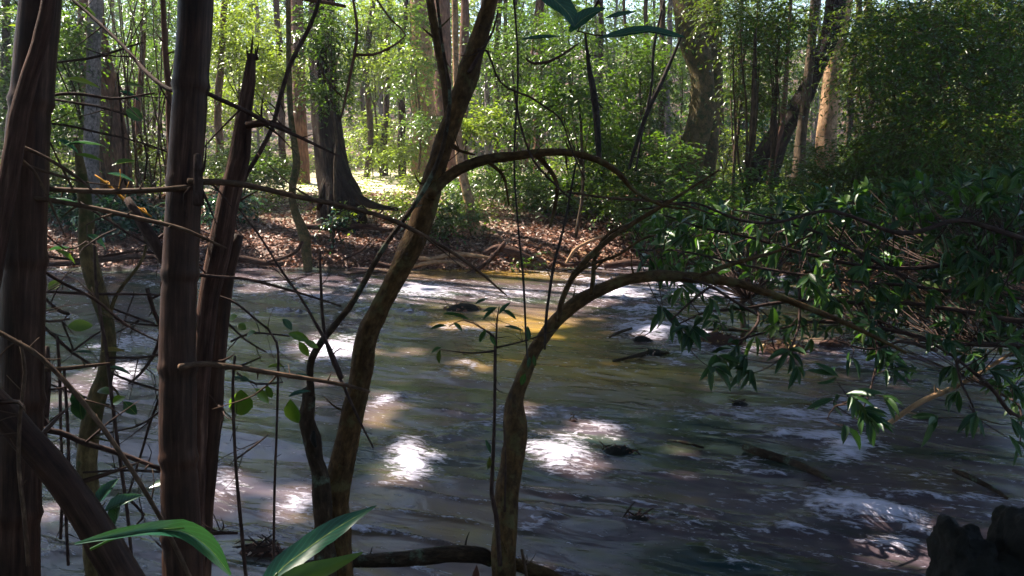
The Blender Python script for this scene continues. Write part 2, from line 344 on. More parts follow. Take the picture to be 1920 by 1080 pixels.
def water_mat():
    m, nt, out = mat('stream_water'); ln = nt.links.new
    tc = nd(nt, 'ShaderNodeTexCoord'); mp = nd(nt, 'ShaderNodeMapping'); mp.inputs['Rotation'].default_value = (0, 0, math.radians(22)); ln(tc.outputs['Object'], mp.inputs[0])
    def at(n): return nd(nt, 'ShaderNodeAttribute', attribute_name=n).outputs['Fac']
    def noi(sx, sy, sc, det=5., ro=.6):
        q = nd(nt, 'ShaderNodeMapping'); q.inputs['Scale'].default_value = (sx, sy, 1); ln(mp.outputs[0], q.inputs[0])
        k = nd(nt, 'ShaderNodeTexNoise', i_Scale=sc, i_Detail=det, i_Roughness=ro, i_Distortion=.6); ln(q.outputs[0], k.inputs['Vector']); return k.outputs[0]
    def mth(op, a, b=None, c=None):
        k = nd(nt, 'ShaderNodeMath', operation=op)
        for i, v in enumerate((a, b, c)):
            if v is None: continue
            if isinstance(v, (int, float)): k.inputs[i].default_value = v
            else: ln(v, k.inputs[i])
        return k.outputs[0]
    # turbid silty body painted with violet sky sheen; sand bars plus gold sunlight
    body = ramp(nt, noi(.5, 1.6, .8, 5., .65), [(.3, (.010, .030, .036)), (.42, (.036, .042, .028)), (.49, (.060, .045, .056)), (.6, (.098, .072, .080)), (.72, (.105, .076, .040))])
    silt = nd(nt, 'ShaderNodeMix', data_type='RGBA'); ln(mth('MULTIPLY', at('shal_sun'), ramp(nt, noi(.6, 1.5, 1.6, 4.), [(.25, (.35,) * 3), (.6, (1,) * 3)])), silt.inputs[0]); ln(body, silt.inputs[6]); silt.inputs[7].default_value = (.36, .215, .018, 1)
    fn = noi(.62, 1.45, 18., 5., .62)
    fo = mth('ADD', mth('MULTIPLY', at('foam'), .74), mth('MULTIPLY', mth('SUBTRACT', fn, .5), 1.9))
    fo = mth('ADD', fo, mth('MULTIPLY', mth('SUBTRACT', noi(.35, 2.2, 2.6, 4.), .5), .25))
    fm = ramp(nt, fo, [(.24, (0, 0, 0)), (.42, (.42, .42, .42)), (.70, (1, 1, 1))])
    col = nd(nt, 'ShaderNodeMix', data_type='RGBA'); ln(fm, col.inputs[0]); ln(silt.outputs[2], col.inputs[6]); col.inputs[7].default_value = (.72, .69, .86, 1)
    p = nd(nt, 'ShaderNodeBsdfPrincipled', i_IOR=1.33, i_Metallic=0.); ln(col.outputs[2], p.inputs['Base Color'])
    ln(mth('ADD', mth('MULTIPLY', fm, .28), .20), p.inputs['Roughness'])
    h = mth('ADD', mth('MULTIPLY', noi(.5, 1.25, 2.6, 4., .42), 1.25), mth('MULTIPLY', mth('MULTIPLY', fn, fm), .6))
    b = nd(nt, 'ShaderNodeBump', i_Distance=.07); ln(mth('ADD', mth('MULTIPLY', at('rough'), .8), .22), b.inputs['Strength']); ln(h, b.inputs['Height']); ln(b.outputs[0], p.inputs['Normal'])
    ln(p.outputs[0], out.inputs[0]); return m
def rock_mat():
    m, nt, out = mat('wet_dark_rock'); ln = nt.links.new
    tc = nd(nt, 'ShaderNodeTexCoord'); n1 = nd(nt, 'ShaderNodeTexNoise', i_Scale=9., i_Detail=7., i_Roughness=.7); ln(tc.outputs['Object'], n1.inputs['Vector'])
    c = ramp(nt, n1.outputs[0], [(.35, (.004, .004, .003)), (.6, (.010, .009, .007)), (.8, (.016, .020, .010))])
    p = nd(nt, 'ShaderNodeBsdfPrincipled', i_Roughness=.8); p.inputs['Specular IOR Level'].default_value = .2; ln(c, p.inputs['Base Color'])
    b = nd(nt, 'ShaderNodeBump', i_Strength=.7, i_Distance=.03); ln(n1.outputs[0], b.inputs['Height']); ln(b.outputs[0], p.inputs['Normal']); ln(p.outputs[0], out.inputs[0]); return m
M['soil'] = soil_mat(); M['water'] = water_mat(); M['rock'] = rock_mat()

# ---------------------------------------------------------------- the setting: ground and water
def grid(xs, ys):
    X, Y = np.meshgrid(xs, ys); nx, ny = len(xs), len(ys)
    i = np.arange(ny - 1)[:, None] * nx; j = np.arange(nx - 1)[None, :]
    return X, Y, np.stack([i + j, i + j + 1, i + nx + j + 1, i + nx + j], -1).reshape(-1, 4)
xs = np.concatenate([np.linspace(-95, -18, 24), np.linspace(-17.6, 18, 300), np.linspace(19, 95, 24)])
ys = np.concatenate([np.linspace(-40, .4, 16), np.linspace(.6, 5, 40), np.linspace(5.3, 10.5, 18), np.linspace(10.6, 22, 150), np.linspace(22.4, 50, 60), np.linspace(52, 130, 20)])
X, Y, Q = grid(xs, ys); Z = zg(X, Y)
d = Y - far_edge(X); mud = np.clip(1 - np.abs(d - .1) / .45, 0, 1) * np.clip((n2(X, Y, 1.1, 21) - .35) * 4, 0, 1) * np.clip(1 + (X - 0) / 3, .2, 1)
SUN_GLOW = [(-4.2, 22.8, 3.2, 3.0), (-.9, 21.0, 1.6, 2.0), (-5.9, 20.5, 1.4, 1.8), (-2.4, 27, 4., 3.), (-3.9, 19.4, 2.0, 1.7), (-2.0, 19.6, 1.4, 1.6), (-.6, 18.6, 1.0, 1.5)]  # ground painted pale here to carry the sunlit glow
def pale(x, y): return np.clip(sum(np.exp(-(((x - a) / c) ** 2 + ((y - b) / d_) ** 2) ** 1.5) for a, b, c, d_ in SUN_GLOW) * (.6 + .8 * n2(x, y, 1.5, 61)), 0, 1)
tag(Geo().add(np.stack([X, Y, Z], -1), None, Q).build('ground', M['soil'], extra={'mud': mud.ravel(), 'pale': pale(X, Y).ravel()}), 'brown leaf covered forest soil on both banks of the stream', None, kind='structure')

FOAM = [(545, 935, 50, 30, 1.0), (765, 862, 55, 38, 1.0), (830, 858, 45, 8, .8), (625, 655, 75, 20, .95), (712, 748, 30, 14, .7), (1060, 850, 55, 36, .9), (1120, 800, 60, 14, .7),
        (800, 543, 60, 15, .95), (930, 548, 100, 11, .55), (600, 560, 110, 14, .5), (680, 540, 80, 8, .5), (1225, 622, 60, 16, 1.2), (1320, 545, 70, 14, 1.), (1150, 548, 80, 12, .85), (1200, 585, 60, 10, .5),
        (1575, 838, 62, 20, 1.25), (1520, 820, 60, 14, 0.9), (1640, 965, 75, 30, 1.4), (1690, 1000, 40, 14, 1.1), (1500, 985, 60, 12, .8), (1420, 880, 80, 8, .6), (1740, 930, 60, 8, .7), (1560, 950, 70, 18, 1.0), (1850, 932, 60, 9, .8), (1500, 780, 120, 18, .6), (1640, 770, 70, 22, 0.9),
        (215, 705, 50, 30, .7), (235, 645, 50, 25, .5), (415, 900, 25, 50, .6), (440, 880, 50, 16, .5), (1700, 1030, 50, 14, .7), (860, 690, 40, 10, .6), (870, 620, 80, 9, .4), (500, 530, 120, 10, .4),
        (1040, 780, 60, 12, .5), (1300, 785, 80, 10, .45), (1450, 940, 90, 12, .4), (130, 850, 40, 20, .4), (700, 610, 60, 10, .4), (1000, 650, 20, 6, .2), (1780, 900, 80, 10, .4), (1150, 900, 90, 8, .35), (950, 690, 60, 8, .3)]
SHAL_SUN = [(1050, 690, 230, 38, .8), (850, 600, 60, 22, .6), (1000, 625, 120, 36, .85), (1200, 700, 120, 22, .7), (900, 510, 130, 11, .85), (1430, 600, 120, 26, .6), (1700, 570, 180, 26, .7), (700, 960, 90, 60, .35), (880, 985, 70, 60, .35),  # sand bars, with golden sunlight painted in
        (760, 790, 70, 20, .3), (1820, 640, 100, 30, .5), (560, 975, 70, 30, .4), (1500, 700, 100, 14, .4)]
def patchsum(X, Y, lst):
    r = np.zeros_like(X)
    for (px, py, rx, ry, s) in lst:
        c = G(px, py); a = G(px, py - ry); b = G(px, py + ry); dep = c[1]
        hx = rx / F * dep; hy = max(.05, abs(a[1] - b[1]) / 2)
        q = ((X - c[0]) / hx) ** 2 + ((Y - c[1] + .22 * (X - c[0])) / hy) ** 2
        r = np.maximum(r, s * np.exp(-q * .9))
    return r
wy = H / np.tan(np.linspace(math.atan(H / 3.3), math.atan(H / 16.9), 430))
wx = np.concatenate([np.linspace(-40, -13, 40), np.linspace(-12.9, 12.9, 960), np.linspace(13, 40, 40)])
X, Y, Q = grid(wx, wy)
wsx = .55 * (n2(X, Y, 2.2, 81, 3) - .5); wsy = .42 * (n2(X, Y, 2.2, 82, 3) - .5); foam = np.minimum(patchsum(X + wsx, Y + wsy, FOAM), 1.15); shal_sun = patchsum(X + 2 * wsx, Y + wsy, SHAL_SUN)
ca, sa = math.cos(math.radians(22)), math.sin(math.radians(22)); U_ = X * ca - Y * sa; V_ = X * sa + Y * ca
n_ = lambda s, k, o=3, ax=.5: fbm(np.stack([U_ * s * ax, V_ * s, 0 * U_ + k], -1), 31 + k, o) - .5
rid = 1 - np.abs(2 * fbm(np.stack([U_ * .9, V_ * 3.2, 0 * U_ + 4], -1), 71, 4) - 1); rid = np.clip((rid - .86) / .14, 0, 1)
zone = np.clip((n2(X, Y, .45, 72) - .38) * 4, 0, 1) * np.clip(.35 + .5 * (X > -1) + .5 * (Y > 11), 0, 1) * (1 - .8 * shal_sun)
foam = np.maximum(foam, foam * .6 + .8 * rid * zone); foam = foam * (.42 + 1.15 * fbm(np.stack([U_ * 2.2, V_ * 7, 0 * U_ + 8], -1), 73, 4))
calm = np.clip(.45 + .9 * (n_(.35, 9) + .2), .25, 1) * (1 - .5 * shal_sun)
fade = np.clip((9 - Y) / 4, .35, 1)
Z = (n_(1.1, 1) * .09 + n_(2.4, 2) * .060 * calm * 1.4 + n_(6.5, 3, 2) * .014 * fade) * calm + foam * (.12 * (n_(4.5, 5, 3) + .15) + .015)
tag(Geo().add(np.stack([X, Y, Z], -1), None, Q).build('water', M['water'], extra={'foam': foam.ravel(), 'shal_sun': shal_sun.ravel(), 'rough': np.clip(foam + calm * .5, 0, 1).ravel()}),
    'shallow turbid stream with white riffles flowing between the banks', None, kind='structure')

# ---------------------------------------------------------------- sun openings cut in the added, unseen roof of leaves
LIT = []      # (x, y, z, rx, ry, keep)
def litpx(px, py, rx, ry, z=0., keep=.0):
    c = G(px, py, z); a = G(px, py - ry, z); b = G(px, py + ry, z)
    LIT.append((c[0], c[1], z, max(.12, rx / F * c[1]), min(3.5, max(.12, abs(a[1] - b[1]) / 2)), keep))
for q in [(545, 938, 40, 26), (765, 862, 45, 32), (625, 652, 60, 18), (708, 762, 22, 30), (1060, 845, 52, 30), (1000, 770, 40, 10), (1110, 810, 50, 14), (410, 940, 14, 46), (440, 905, 30, 12), (200, 720, 40, 28),
          (100, 740, 30, 40), (800, 545, 60, 16), (925, 508, 60, 11), (805, 508, 60, 10), (1130, 505, 50, 8), (935, 555, 40, 9), (1215, 520, 60, 7), (1310, 548, 50, 10), (870, 612, 50, 8), (1225, 628, 12, 8),
          (1470, 655, 50, 14), (1330, 632, 20, 8), (1540, 648, 40, 12), (600, 640, 40, 12), (90, 850, 20, 20), (90, 960, 20, 26), (620, 710, 20, 8), (1640, 525, 70, 8), (1860, 590, 60, 8), (1700, 560, 50, 6),
          (760, 660, 30, 8), (880, 690, 30, 8), (500, 540, 40, 8), (590, 545, 40, 6), (715, 770, 20, 20), (850, 570, 30, 6)]:
    litpx(*q, z=0., keep=.12)
for (px, py, rx, ry) in [(650, 335, 150, 45), (560, 350, 90, 35), (760, 320, 140, 45), (900, 345, 110, 40), (930, 400, 80, 30), (820, 300, 130, 20), (700, 300, 120, 20)]: litpx(px, py, rx, ry, z=1.0, keep=.0)
for (px, py, rx, ry) in [(1080, 465, 100, 24), (1000, 430, 60, 20), (860, 470, 120, 20), (520, 400, 110, 18), (560, 455, 110, 20), (430, 420, 80, 25), (740, 450, 50, 24), (250, 430, 100, 20), (1520, 470, 80, 20), (700, 470, 60, 20), (880, 440, 60, 18)]: litpx(px, py, rx, ry, z=.45, keep=.25)
def littrunk(px, py0, py1, t, r=.5, keep=.03):
    for py in np.linspace(py0, py1, 12):
        q = P(px, py, t); LIT.append((q[0], q[1], q[2], r, r, keep))
for (px, py, t, r) in [(150, 340, 1.8, .2), (300, 1000, 1.3, .2), (110, 265, 2.4, .25), (140, 690, 1.95, .15), (400, 360, 2.2, .12), (495, 1030, 3.9, .2), (760, 440, 3., .12)]:
    q = P(px, py, t); LIT.append((q[0], q[1], q[2], r, r, .0))
for (px, py, t, r, kp) in [(1376, 268, 19.5, .9, 0), (1250, 400, 15.8, 1.2, .45), (1130, 340, 17.5, 1.5, .3), (1000, 300, 18.5, 1.8, .25), (1350, 420, 14.8, 1., .5), (1600, 430, 14, 1.2, .55), (1750, 400, 14, 1., .5), (1180, 220, 18, 1.5, .35), (1650, 180, 12.5, 1., .6), (1850, 200, 11, 1., .6),
                        (880, 230, 18, .8, 0), (430, 100, 21, 2.2, .2), (700, 200, 25, 3., .1), (300, 120, 21, 1.8, .3), (100, 150, 18, 1.2, .4), (200, 410, 17, .9, .4), (1500, 560, 4.8, .25, .3), (1400, 470, 5.5, .3, .4), (1700, 520, 5.5, .3, .5), (1620, 760, 4.2, .15, .3)]:
    q = P(px, py, t); LIT.append((q[0], q[1], q[2], r, r, kp))
def hole(pc):
    """True for canopy leaves that must not be there"""
    out = np.zeros(len(pc), bool)
    jit = rng.random(len(pc))
    for (x, y, z, rx, ry, keep) in LIT:
        k = (pc[:, 2] - z) / S[2]; gx = pc[:, 0] - S[0] * k; gy = pc[:, 1] - S[1] * k
        e = np.sqrt(((gx - x) / (rx * 1.25 + .04)) ** 2 + ((gy - y) / (ry * 1.25 + .04)) ** 2) + .5 * (n2(gx, gy, 5, 77) - .5)
        out |= (e < 1.05) & (jit > keep * .28)
    k = (pc[:, 2] - .3) / S[2]; gx = pc[:, 0] - S[0] * k; gy = pc[:, 1] - S[1] * k
    nz = n2(gx, gy, 1.9, 55, 4); nb = n2(gx, gy, .35, 56, 2)
    thr = np.full(len(pc), .93)
    bank = gy > far_edge(gx); thr[bank] = .52
    back = gy > 19.5; thr[back] = .50; op = back & (gx > -10) & (gx < 4.5); thr[op] = .35; thr[gy > 27] = .36
    rb = bank & (gx > 3.0) & (gy < 20); thr[rb] = .60
    thr[(gy < 2.5)] = .80
    out |= nz + .25 * (nb - .5) > thr
    return out

TREES = []     # tall trees that get shares of the added roof of leaves: (thing, x, y)

# ---------------------------------------------------------------- helpers for grown things
def on_ground(px, t):
    q = P(px, 500, t); return np.array([q[0], q[1], float(zg(q[0], q[1]))])
def part_tube(name, par, pts, m, t=None, dt=0., sides=9, step=.03, rough=.11, seed=0, wob=0., nb=4, **kw):
    g = Geo(); r = tube(g, pxp(pts, t, dt), sides, step, rough, seed, wob=wob, **kw); buds(g, r[0], r[1], nb, seed); o = g.build(name, m, par); return r
def single(name, label, cat, pts, m, t=None, dt=0., group=None, sides=7, step=.03, rough=.14, seed=0, wob=0., nb=6, **kw):
    path = pxp(pts, t, dt); g = Geo(); r = tube(g, path, sides, step, rough, seed, wob=wob, **kw); buds(g, r[0], r[1], nb, seed, .015, .07)
    return tag(g.build(name, m, None, loc=path[-1][:3]), label, cat, group)

# ================================================================ the near bank
def bamboo(name, label, pts, t, nodes_px, seed, node_t=None, m='bamboo'):
    path = pxp(pts, t); base = path[-1][:3]
    th = thing(name, label, 'bamboo', base, 'old bamboo culms on the near bank')
    c = spline(path, .012); L = np.concatenate([[0], np.cumsum(np.linalg.norm(np.diff(c[:, :3], axis=0), axis=1))])
    nv = []
    for ny in nodes_px:
        # project every centre line point and take the one at that height in the photo
        d = c[:, :3] - CAMP; dep = d @ FW; py = 540 - (d @ UP) / dep * F
        nv.append(L[np.argmin(np.abs(py - ny))])
    g = Geo(); tube(g, path, 22, .012, .05, seed, nodes=nv, wob=.004); g.build('culm', M[m], th)
    return th
A = bamboo('bamboo_culm', 'thickest dark bamboo culm at the left edge of the view', [(82, -330, 74), (79, -60, 70), (66, 120, 72), (52, 270, 75), (42, 520, 80), (38, 770, 80), (30, 1000, 82), (20, 1300, 90)], 1.9, [-150, 190, 492, 745, 960], 3)
g = Geo(); tube(g, pxp([(98, -200, 24), (92, -20, 26), (70, 80, 30), (38, 180, 34), (14, 300, 34), (-12, 470, 36), (-40, 700, 40)], 1.75), 12, .02, .12, 4, wob=.01)
g.build('sheath', M['deadwood'], A)
B = bamboo('bamboo_culm', 'straight dark bamboo culm with ringed joints and thorny side branches', [(374, -350, 66), (366, 0, 64), (357, 150, 65), (346, 340, 64), (337, 540, 66), (334, 690, 67), (335, 860, 68), (341, 1020, 72), (348, 1300, 84)], 2.05, [-160, 155, 338, 512, 690, 860, 1010], 5)
part_tube('branch', B, [(372, 385, 20), (372, 340, 17), (370, 290, 13)], M['twig'], 1.98, seed=9, sides=10)
def bbranch(par, pts, t, dt=0., m='tan', thorns=True, seed=0, twigs=0):
    path = pxp(pts, t, dt); g = Geo(); X, R, L = tube(g, path, 8, .02, .10, seed, wob=.006, ns=3, nodes=list(np.arange(.12, 3, .17)))
    if thorns:
        for s in np.arange(.10, L[-1], .085):
            i = np.argmin(np.abs(L - s)); dd = rdir(1, .2)[0] * rng.uniform(.015, .04)
            tube(g, [[*X[i], R[i] * .5], [*(X[i] + dd), .0006]], 4, .05)
    for s in np.arange(twigs) + 1:
        i = int(len(X) * s / (twigs + 1)); dd = unit(np.array([rng.normal() * .6, rng.normal() * .4, rng.normal() * .7])) * rng.uniform(.1, .25)
        tube(g, [[*X[i], R[i] * .5], [*(X[i] + dd * .5 + rng.normal(size=3) * .01), R[i] * .35], [*(X[i] + dd), .0008]], 5, .03, wob=.004)
    return g.build('branch', M[m], par)
bbranch(B, [(352, 338, 13), (450, 345, 11), (560, 370, 10), (660, 392, 9), (740, 416, 9), (830, 462, 7), (900, 512, 5), (950, 555, 2.5)], 1.98, .5, seed=1, twigs=2)
bbranch(B, [(356, 348, 11), (280, 357, 10), (180, 361, 10), (85, 355, 9), (40, 352, 7)], 2.0, -.1, 'tan', seed=2, twigs=2)
bbranch(B, [(337, 690, 15), (380, 684, 11), (450, 690, 10), (560, 706, 9), (640, 718, 8), (692, 734, 5)], 1.98, .25, seed=3, twigs=1)
bbranch(B, [(352, 158, 10), (395, 178, 9), (450, 202, 9), (510, 233, 8), (580, 266, 6), (637, 295, 3)], 2.05, .35, 'twig', seed=4, twigs=2)
bbranch(B, [(340, 512, 9), (380, 515, 7), (460, 522, 6), (540, 542, 5), (640, 576, 3)], 2.05, .4, 'twig', seed=5, twigs=3)
bbranch(B, [(355, 155, 9), (322, 170, 8), (275, 135, 8), (215, 72, 7), (130, -5, 6)], 2.1, .25, 'twig', seed=6, twigs=3)
bbranch(A, [(-20, 376, 10), (50, 372, 11), (120, 378, 10), (240, 404, 9), (340, 428, 8), (425, 462, 3)], 1.85, .1, seed=7, twigs=1)
bbranch(A, [(24, 268, 7), (90, 298, 7), (150, 335, 6), (190, 374, 2)], 1.8, .05, seed=8)
bbranch(A, [(22, 292, 6), (58, 318, 6), (95, 385, 5), (122, 445, 2)], 1.8, .05, seed=9)
bbranch(A, [(28, 300, 6), (80, 318, 6), (150, 341, 4), (225, 352, 2)], 1.82, .1, seed=10)
bbranch(A, [(60, 188, 7), (130, 176, 6), (210, 186, 5), (290, 176, 3)], 1.95, .2, 'twig', seed=11, twigs=2)
bbranch(A, [(60, 695, 9), (110, 693, 9), (160, 688, 7), (206, 682, 3)], 1.95, .1, 'tan', seed=12)
bbranch(A, [(60, 805, 11), (110, 812, 11), (160, 832, 11), (230, 852, 10), (310, 884, 8)], 2.0, .1, 'twig', seed=13, twigs=2)
bbranch(A, [(55, 492, 8), (120, 530, 6), (180, 560, 6), (240, 610, 5), (300, 640, 3)], 2.1, .3, 'twig', seed=14, twigs=3)

C1 = thing('dead_tree', 'leaning dead grey brown snag with a broken tip behind the ringed bamboo', 'dead tree', P(375, 1120, 2.3))
part_tube('trunk', C1, [(475, 104, 15), (470, 150, 24), (460, 215, 31), (447, 300, 40), (425, 380, 42), (406, 480, 44), (388, 560, 38), (378, 680, 36), (370, 820, 36), (362, 1000, 40), (360, 1250, 46)], M['deadwood'], 2.35, sides=14, seed=21, rough=.12, wob=.008)
g = Geo()
for (x0, x1, y1, ww) in [(470, 474, 66, 8), (478, 486, 78, 7), (465, 462, 84, 6), (482, 478, 88, 9)]: tube(g, pxp([(x0, 112, ww), ((x0 + x1) / 2, (112 + y1) / 2, ww * .7), (x1, y1, 1)], 2.35), 5, .01, .2)
g.build('splinters', M['deadwood'], C1)
part_tube('branch', C1, [(462, 236, 15), (490, 231, 13), (515, 232, 10), (545, 245, 6)], M['deadwood'], 2.3, sides=8, seed=22)
C2 = thing('bamboo_culm', 'thin dark bamboo culm just right of the ringed bamboo', 'bamboo', P(385, 1150, 2.5), 'old bamboo culms on the near bank')
part_tube('culm', C2, [(446, 440, 22), (432, 485, 28), (420, 545, 30), (405, 690, 32), (399, 770, 37), (389, 890, 34), (380, 1000, 36), (372, 1250, 40)], M['bamboo'], 2.45, sides=12, seed=23, rough=.06, nodes=[.5], wob=.004)
part_tube('branch', C2, [(408, 762, 9), (418, 770, 7), (416, 790, 5), (410, 826, 3)], M['twig'], 2.4, sides=6, seed=24)
D = thing('leaning_pole', 'thick bare pole leaning across the bottom left corner', 'pole', P(240, 1130, 1.7))
part_tube('trunk', D, [(-80, 680, 50), (-10, 755, 54), (40, 812, 56), (105, 885, 58), (165, 970, 62), (235, 1090, 68), (330, 1260, 80)], M['bamboo'], 1.6, sides=16, seed=25, rough=.06, nodes=[.13, .42])
E = thing('mossy_sapling', 'crooked mossy stem between the two thick bamboo culms', 'sapling', P(170, 1150, 2.9))
part_tube('trunk', E, [(140, 260, 6), (147, 300, 14), (153, 345, 22), (160, 400, 27), (163, 475, 30), (178, 540, 30), (200, 612, 24), (201, 690, 26), (181, 755, 32), (167, 840, 36), (168, 930, 38), (180, 1100, 42)], M['mossbark'], 2.8, sides=12, seed=26, rough=.14, wob=.01)
part_tube('branch', E, [(200, 640, 10), (215, 560, 7), (270, 480, 5), (268, 420, 3)], M['mossbark'], 2.8, seed=27, sides=6)
single('dark_log', 'short thick dark stem slanting into the ringed bamboo above the waterline', 'log', [(238, 372, 14), (262, 410, 22), (288, 452, 24), (318, 500, 22), (336, 545, 20)], M['twig'], 2.35, seed=28)
single('thin_vine', 'black thin stem crossing in front of the crooked mossy stem', 'stem', [(176, 430, 5), (181, 540, 6), (200, 662, 7), (215, 790, 7), (228, 880, 7), (243, 1000, 7), (250, 1120, 8)], M['twig'], 2.6, seed=29)
single('leaning_cane', 'long tan cane slanting from the left edge down in front of the ringed bamboo', 'stem', [(-30, 608, 8), (30, 640, 9), (78, 672, 9), (150, 748, 9), (230, 856, 8), (300, 970, 8), (362, 1095, 8)], M['tan'], 1.5, seed=30, wob=.003)
single('hanging_root', 'pale thin root dangling in front of the thickest culm at the left', 'root', [(40, 640, 5), (50, 700, 7), (40, 780, 7), (36, 880, 7), (44, 960, 8), (52, 1060, 8)], M['tan'], 1.55, seed=31, wob=.004)
single('thin_vine', 'red brown thin stem rising behind the upper part of the ringed bamboo', 'stem', [(304, -40, 10), (309, 80, 11), (316, 170, 12), (318, 260, 11), (330, 420, 10), (340, 620, 9)], M['redbark'], 2.5, seed=32)
single('yellow_cane', 'bright orange yellow cane lying among the twigs at the left', 'cane', [(178, 328, 3), (205, 348, 5), (235, 376, 6), (262, 392, 5), (284, 406, 3)], M['yellow'], 2.4, seed=33)
single('liana', 'black liana curving down from the top beside the broken snag', 'liana', [(604, -40, 6), (594, 10, 7), (575, 60, 8), (545, 122, 8), (525, 190, 8), (512, 240, 8), (488, 288, 8), (462, 332, 8), (442, 380, 7), (420, 430, 6)], M['twig'], 2.9, seed=34, wob=.01)
for (lab, pts, t) in [
    ('thin upright twig left of the forked sapling, bent at its top', [(370, 545, 3), (430, 562, 4), (480, 600, 4), (518, 642, 5), (520, 750, 5), (516, 880, 5), (514, 1010, 5), (514, 1110, 5)], 2.4),
    ('thin dark switch rising right of the dark bamboo culms from the bottom edge', [(440, 668, 5), (436, 720, 6), (438, 790, 6), (443, 880, 6), (452, 980, 7), (465, 1110, 7)], 2.3),
    ('thin dark upright stick close right of the thickest culm', [(106, 630, 5), (110, 700, 6), (112, 800, 6), (116, 900, 6), (112, 1010, 6)], 2.5),
    ('dark upright stick midway between thickest culm and crooked mossy stem', [(120, 690, 5), (125, 760, 6), (130, 860, 6), (126, 960, 6), (130, 1060, 6)], 2.6),
    ('short broken stick standing just right of the thickest culm, over the water', [(86, 650, 9), (88, 710, 12), (84, 780, 13), (80, 860, 12)], 2.2),
    ('grey stub reaching right from the dark bamboo culms near the bottom', [(384, 1002, 8), (415, 999, 7), (446, 1000, 5)], 2.3)]:
    single('stick', lab, 'stick', pts, M['twig'], t, seed=int(pts[0][0]), wob=.004)

# thorny tangle and leaves over the water at the left
TB = thing('thorny_shrub', 'tangled thorny shrub with sparse leaves between the bamboo culms', 'shrub', P(250, 1080, 2.7))
for k, (pts, t) in enumerate([
    ([(60, 545, 5), (140, 548, 5), (230, 552, 5), (300, 556, 4)], 2.6), ([(85, 555, 6), (110, 580, 6), (128, 590, 7)], 2.5), ([(82, 610, 6), (105, 632, 7), (140, 665, 6), (180, 690, 4)], 2.7),
    ([(118, 600, 4), (128, 630, 4), (140, 662, 3)], 2.7), ([(140, 655, 4), (175, 628, 4), (205, 615, 3)], 2.7), ([(205, 672, 5), (260, 670, 5), (300, 662, 5)], 2.6), ([(195, 572, 4), (240, 590, 5), (290, 608, 5)], 2.8),
    ([(275, 540, 9), (285, 580, 9), (296, 610, 8), (300, 660, 8)], 2.7), ([(300, 630, 7), (290, 660, 7), (260, 700, 5), (240, 720, 3)], 2.7), ([(205, 700, 4), (245, 716, 5), (300, 735, 4)], 2.7), ([(300, 750, 5), (285, 790, 5), (270, 840, 5), (240, 930, 4)], 2.6),
    ([(300, 772, 4), (255, 800, 4), (180, 815, 4)], 2.6), ([(160, 884, 4), (220, 882, 5), (300, 886, 5)], 2.4), ([(240, 930, 5), (268, 965, 5), (255, 985, 4)], 2.4), ([(90, 720, 4), (150, 742, 4), (205, 760, 3)], 2.8),
    ([(380, 560, 4), (420, 600, 5), (460, 640, 4), (500, 660, 3)], 2.7), ([(430, 640, 4), (470, 625, 4), (540, 632, 3)], 2.9), ([(400, 700, 4), (440, 690, 4), (490, 668, 3)], 2.7), ([(440, 860, 4), (470, 840, 4), (500, 818, 3)], 2.4),
    ([(445, 700, 4), (480, 720, 4), (530, 716, 3)], 2.7), ([(60, 590, 5), (90, 602, 5), (130, 596, 4)], 2.4), ([(100, 120, 4), (180, 108, 5), (260, 82, 4)], 3.0), ([(90, 230, 4), (150, 240, 4), (240, 262, 4), (320, 290, 3)], 2.8),
    ([(220, 140, 4), (228, 230, 5), (234, 330, 5), (238, 345, 4)], 2.9), ([(262, 250, 4), (276, 290, 4), (272, 340, 4)], 2.8), ([(100, 185, 5), (180, 200, 5), (260, 222, 4)], 2.7), ([(150, 380, 4), (230, 430, 5), (280, 460, 4)], 2.5),
    ([(60, 420, 4), (120, 470, 4), (160, 455, 3)], 2.2), ([(90, 480, 5), (160, 486, 5), (260, 470, 4), (300, 478, 4)], 2.9), ([(155, 465, 3), (190, 445, 4), (220, 432, 3)], 2.2)]):
    g = Geo(); path = pxp(pts, t, .1); X, R, L = tube(g, path, 6, .03, .12, 40 + k, wob=.008, ns=3)
    for s in np.arange(.06, L[-1], .07):
        i = np.argmin(np.abs(L - s)); dd = rdir(1, .1)[0] * rng.uniform(.01, .035); tube(g, [[*X[i], R[i] * .5], [*(X[i] + dd), .0006]], 4, .05)
    for _ in range(2):
        i = rng.integers(len(X)); dd = unit(np.array([rng.normal(), rng.normal() * .4, rng.normal()])) * rng.uniform(.08, .2)
        tube(g, [[*X[i], R[i] * .6], [*(X[i] + dd * .55 + rng.normal(size=3) * .012), R[i] * .4], [*(X[i] + dd), .0007]], 4, .03, wob=.004)
    g.build('branch', M['twig'], TB)
def leafat(px, py, t, ang, L, W, m, par, tilt=.3, g=None, face=1.):
    """ang: direction of the leaf in the picture, degrees; L, W in photo pixels"""
    a = math.radians(ang); d = RT * math.cos(a) + UP * math.sin(a) + FW * tilt
    nn = -FW * face + UP * (1.0 - face * .5) + rng.normal(size=3) * .15
    gg = g or Geo(); s = t / F
    leaves(gg, [P(px, py, t)], [d], [nn], L * s, W * s, 2, np.array([rng.random()]), np.array([rng.uniform(.4, 1.2)]))
    if g is None: return gg.build('leaf', m, par)
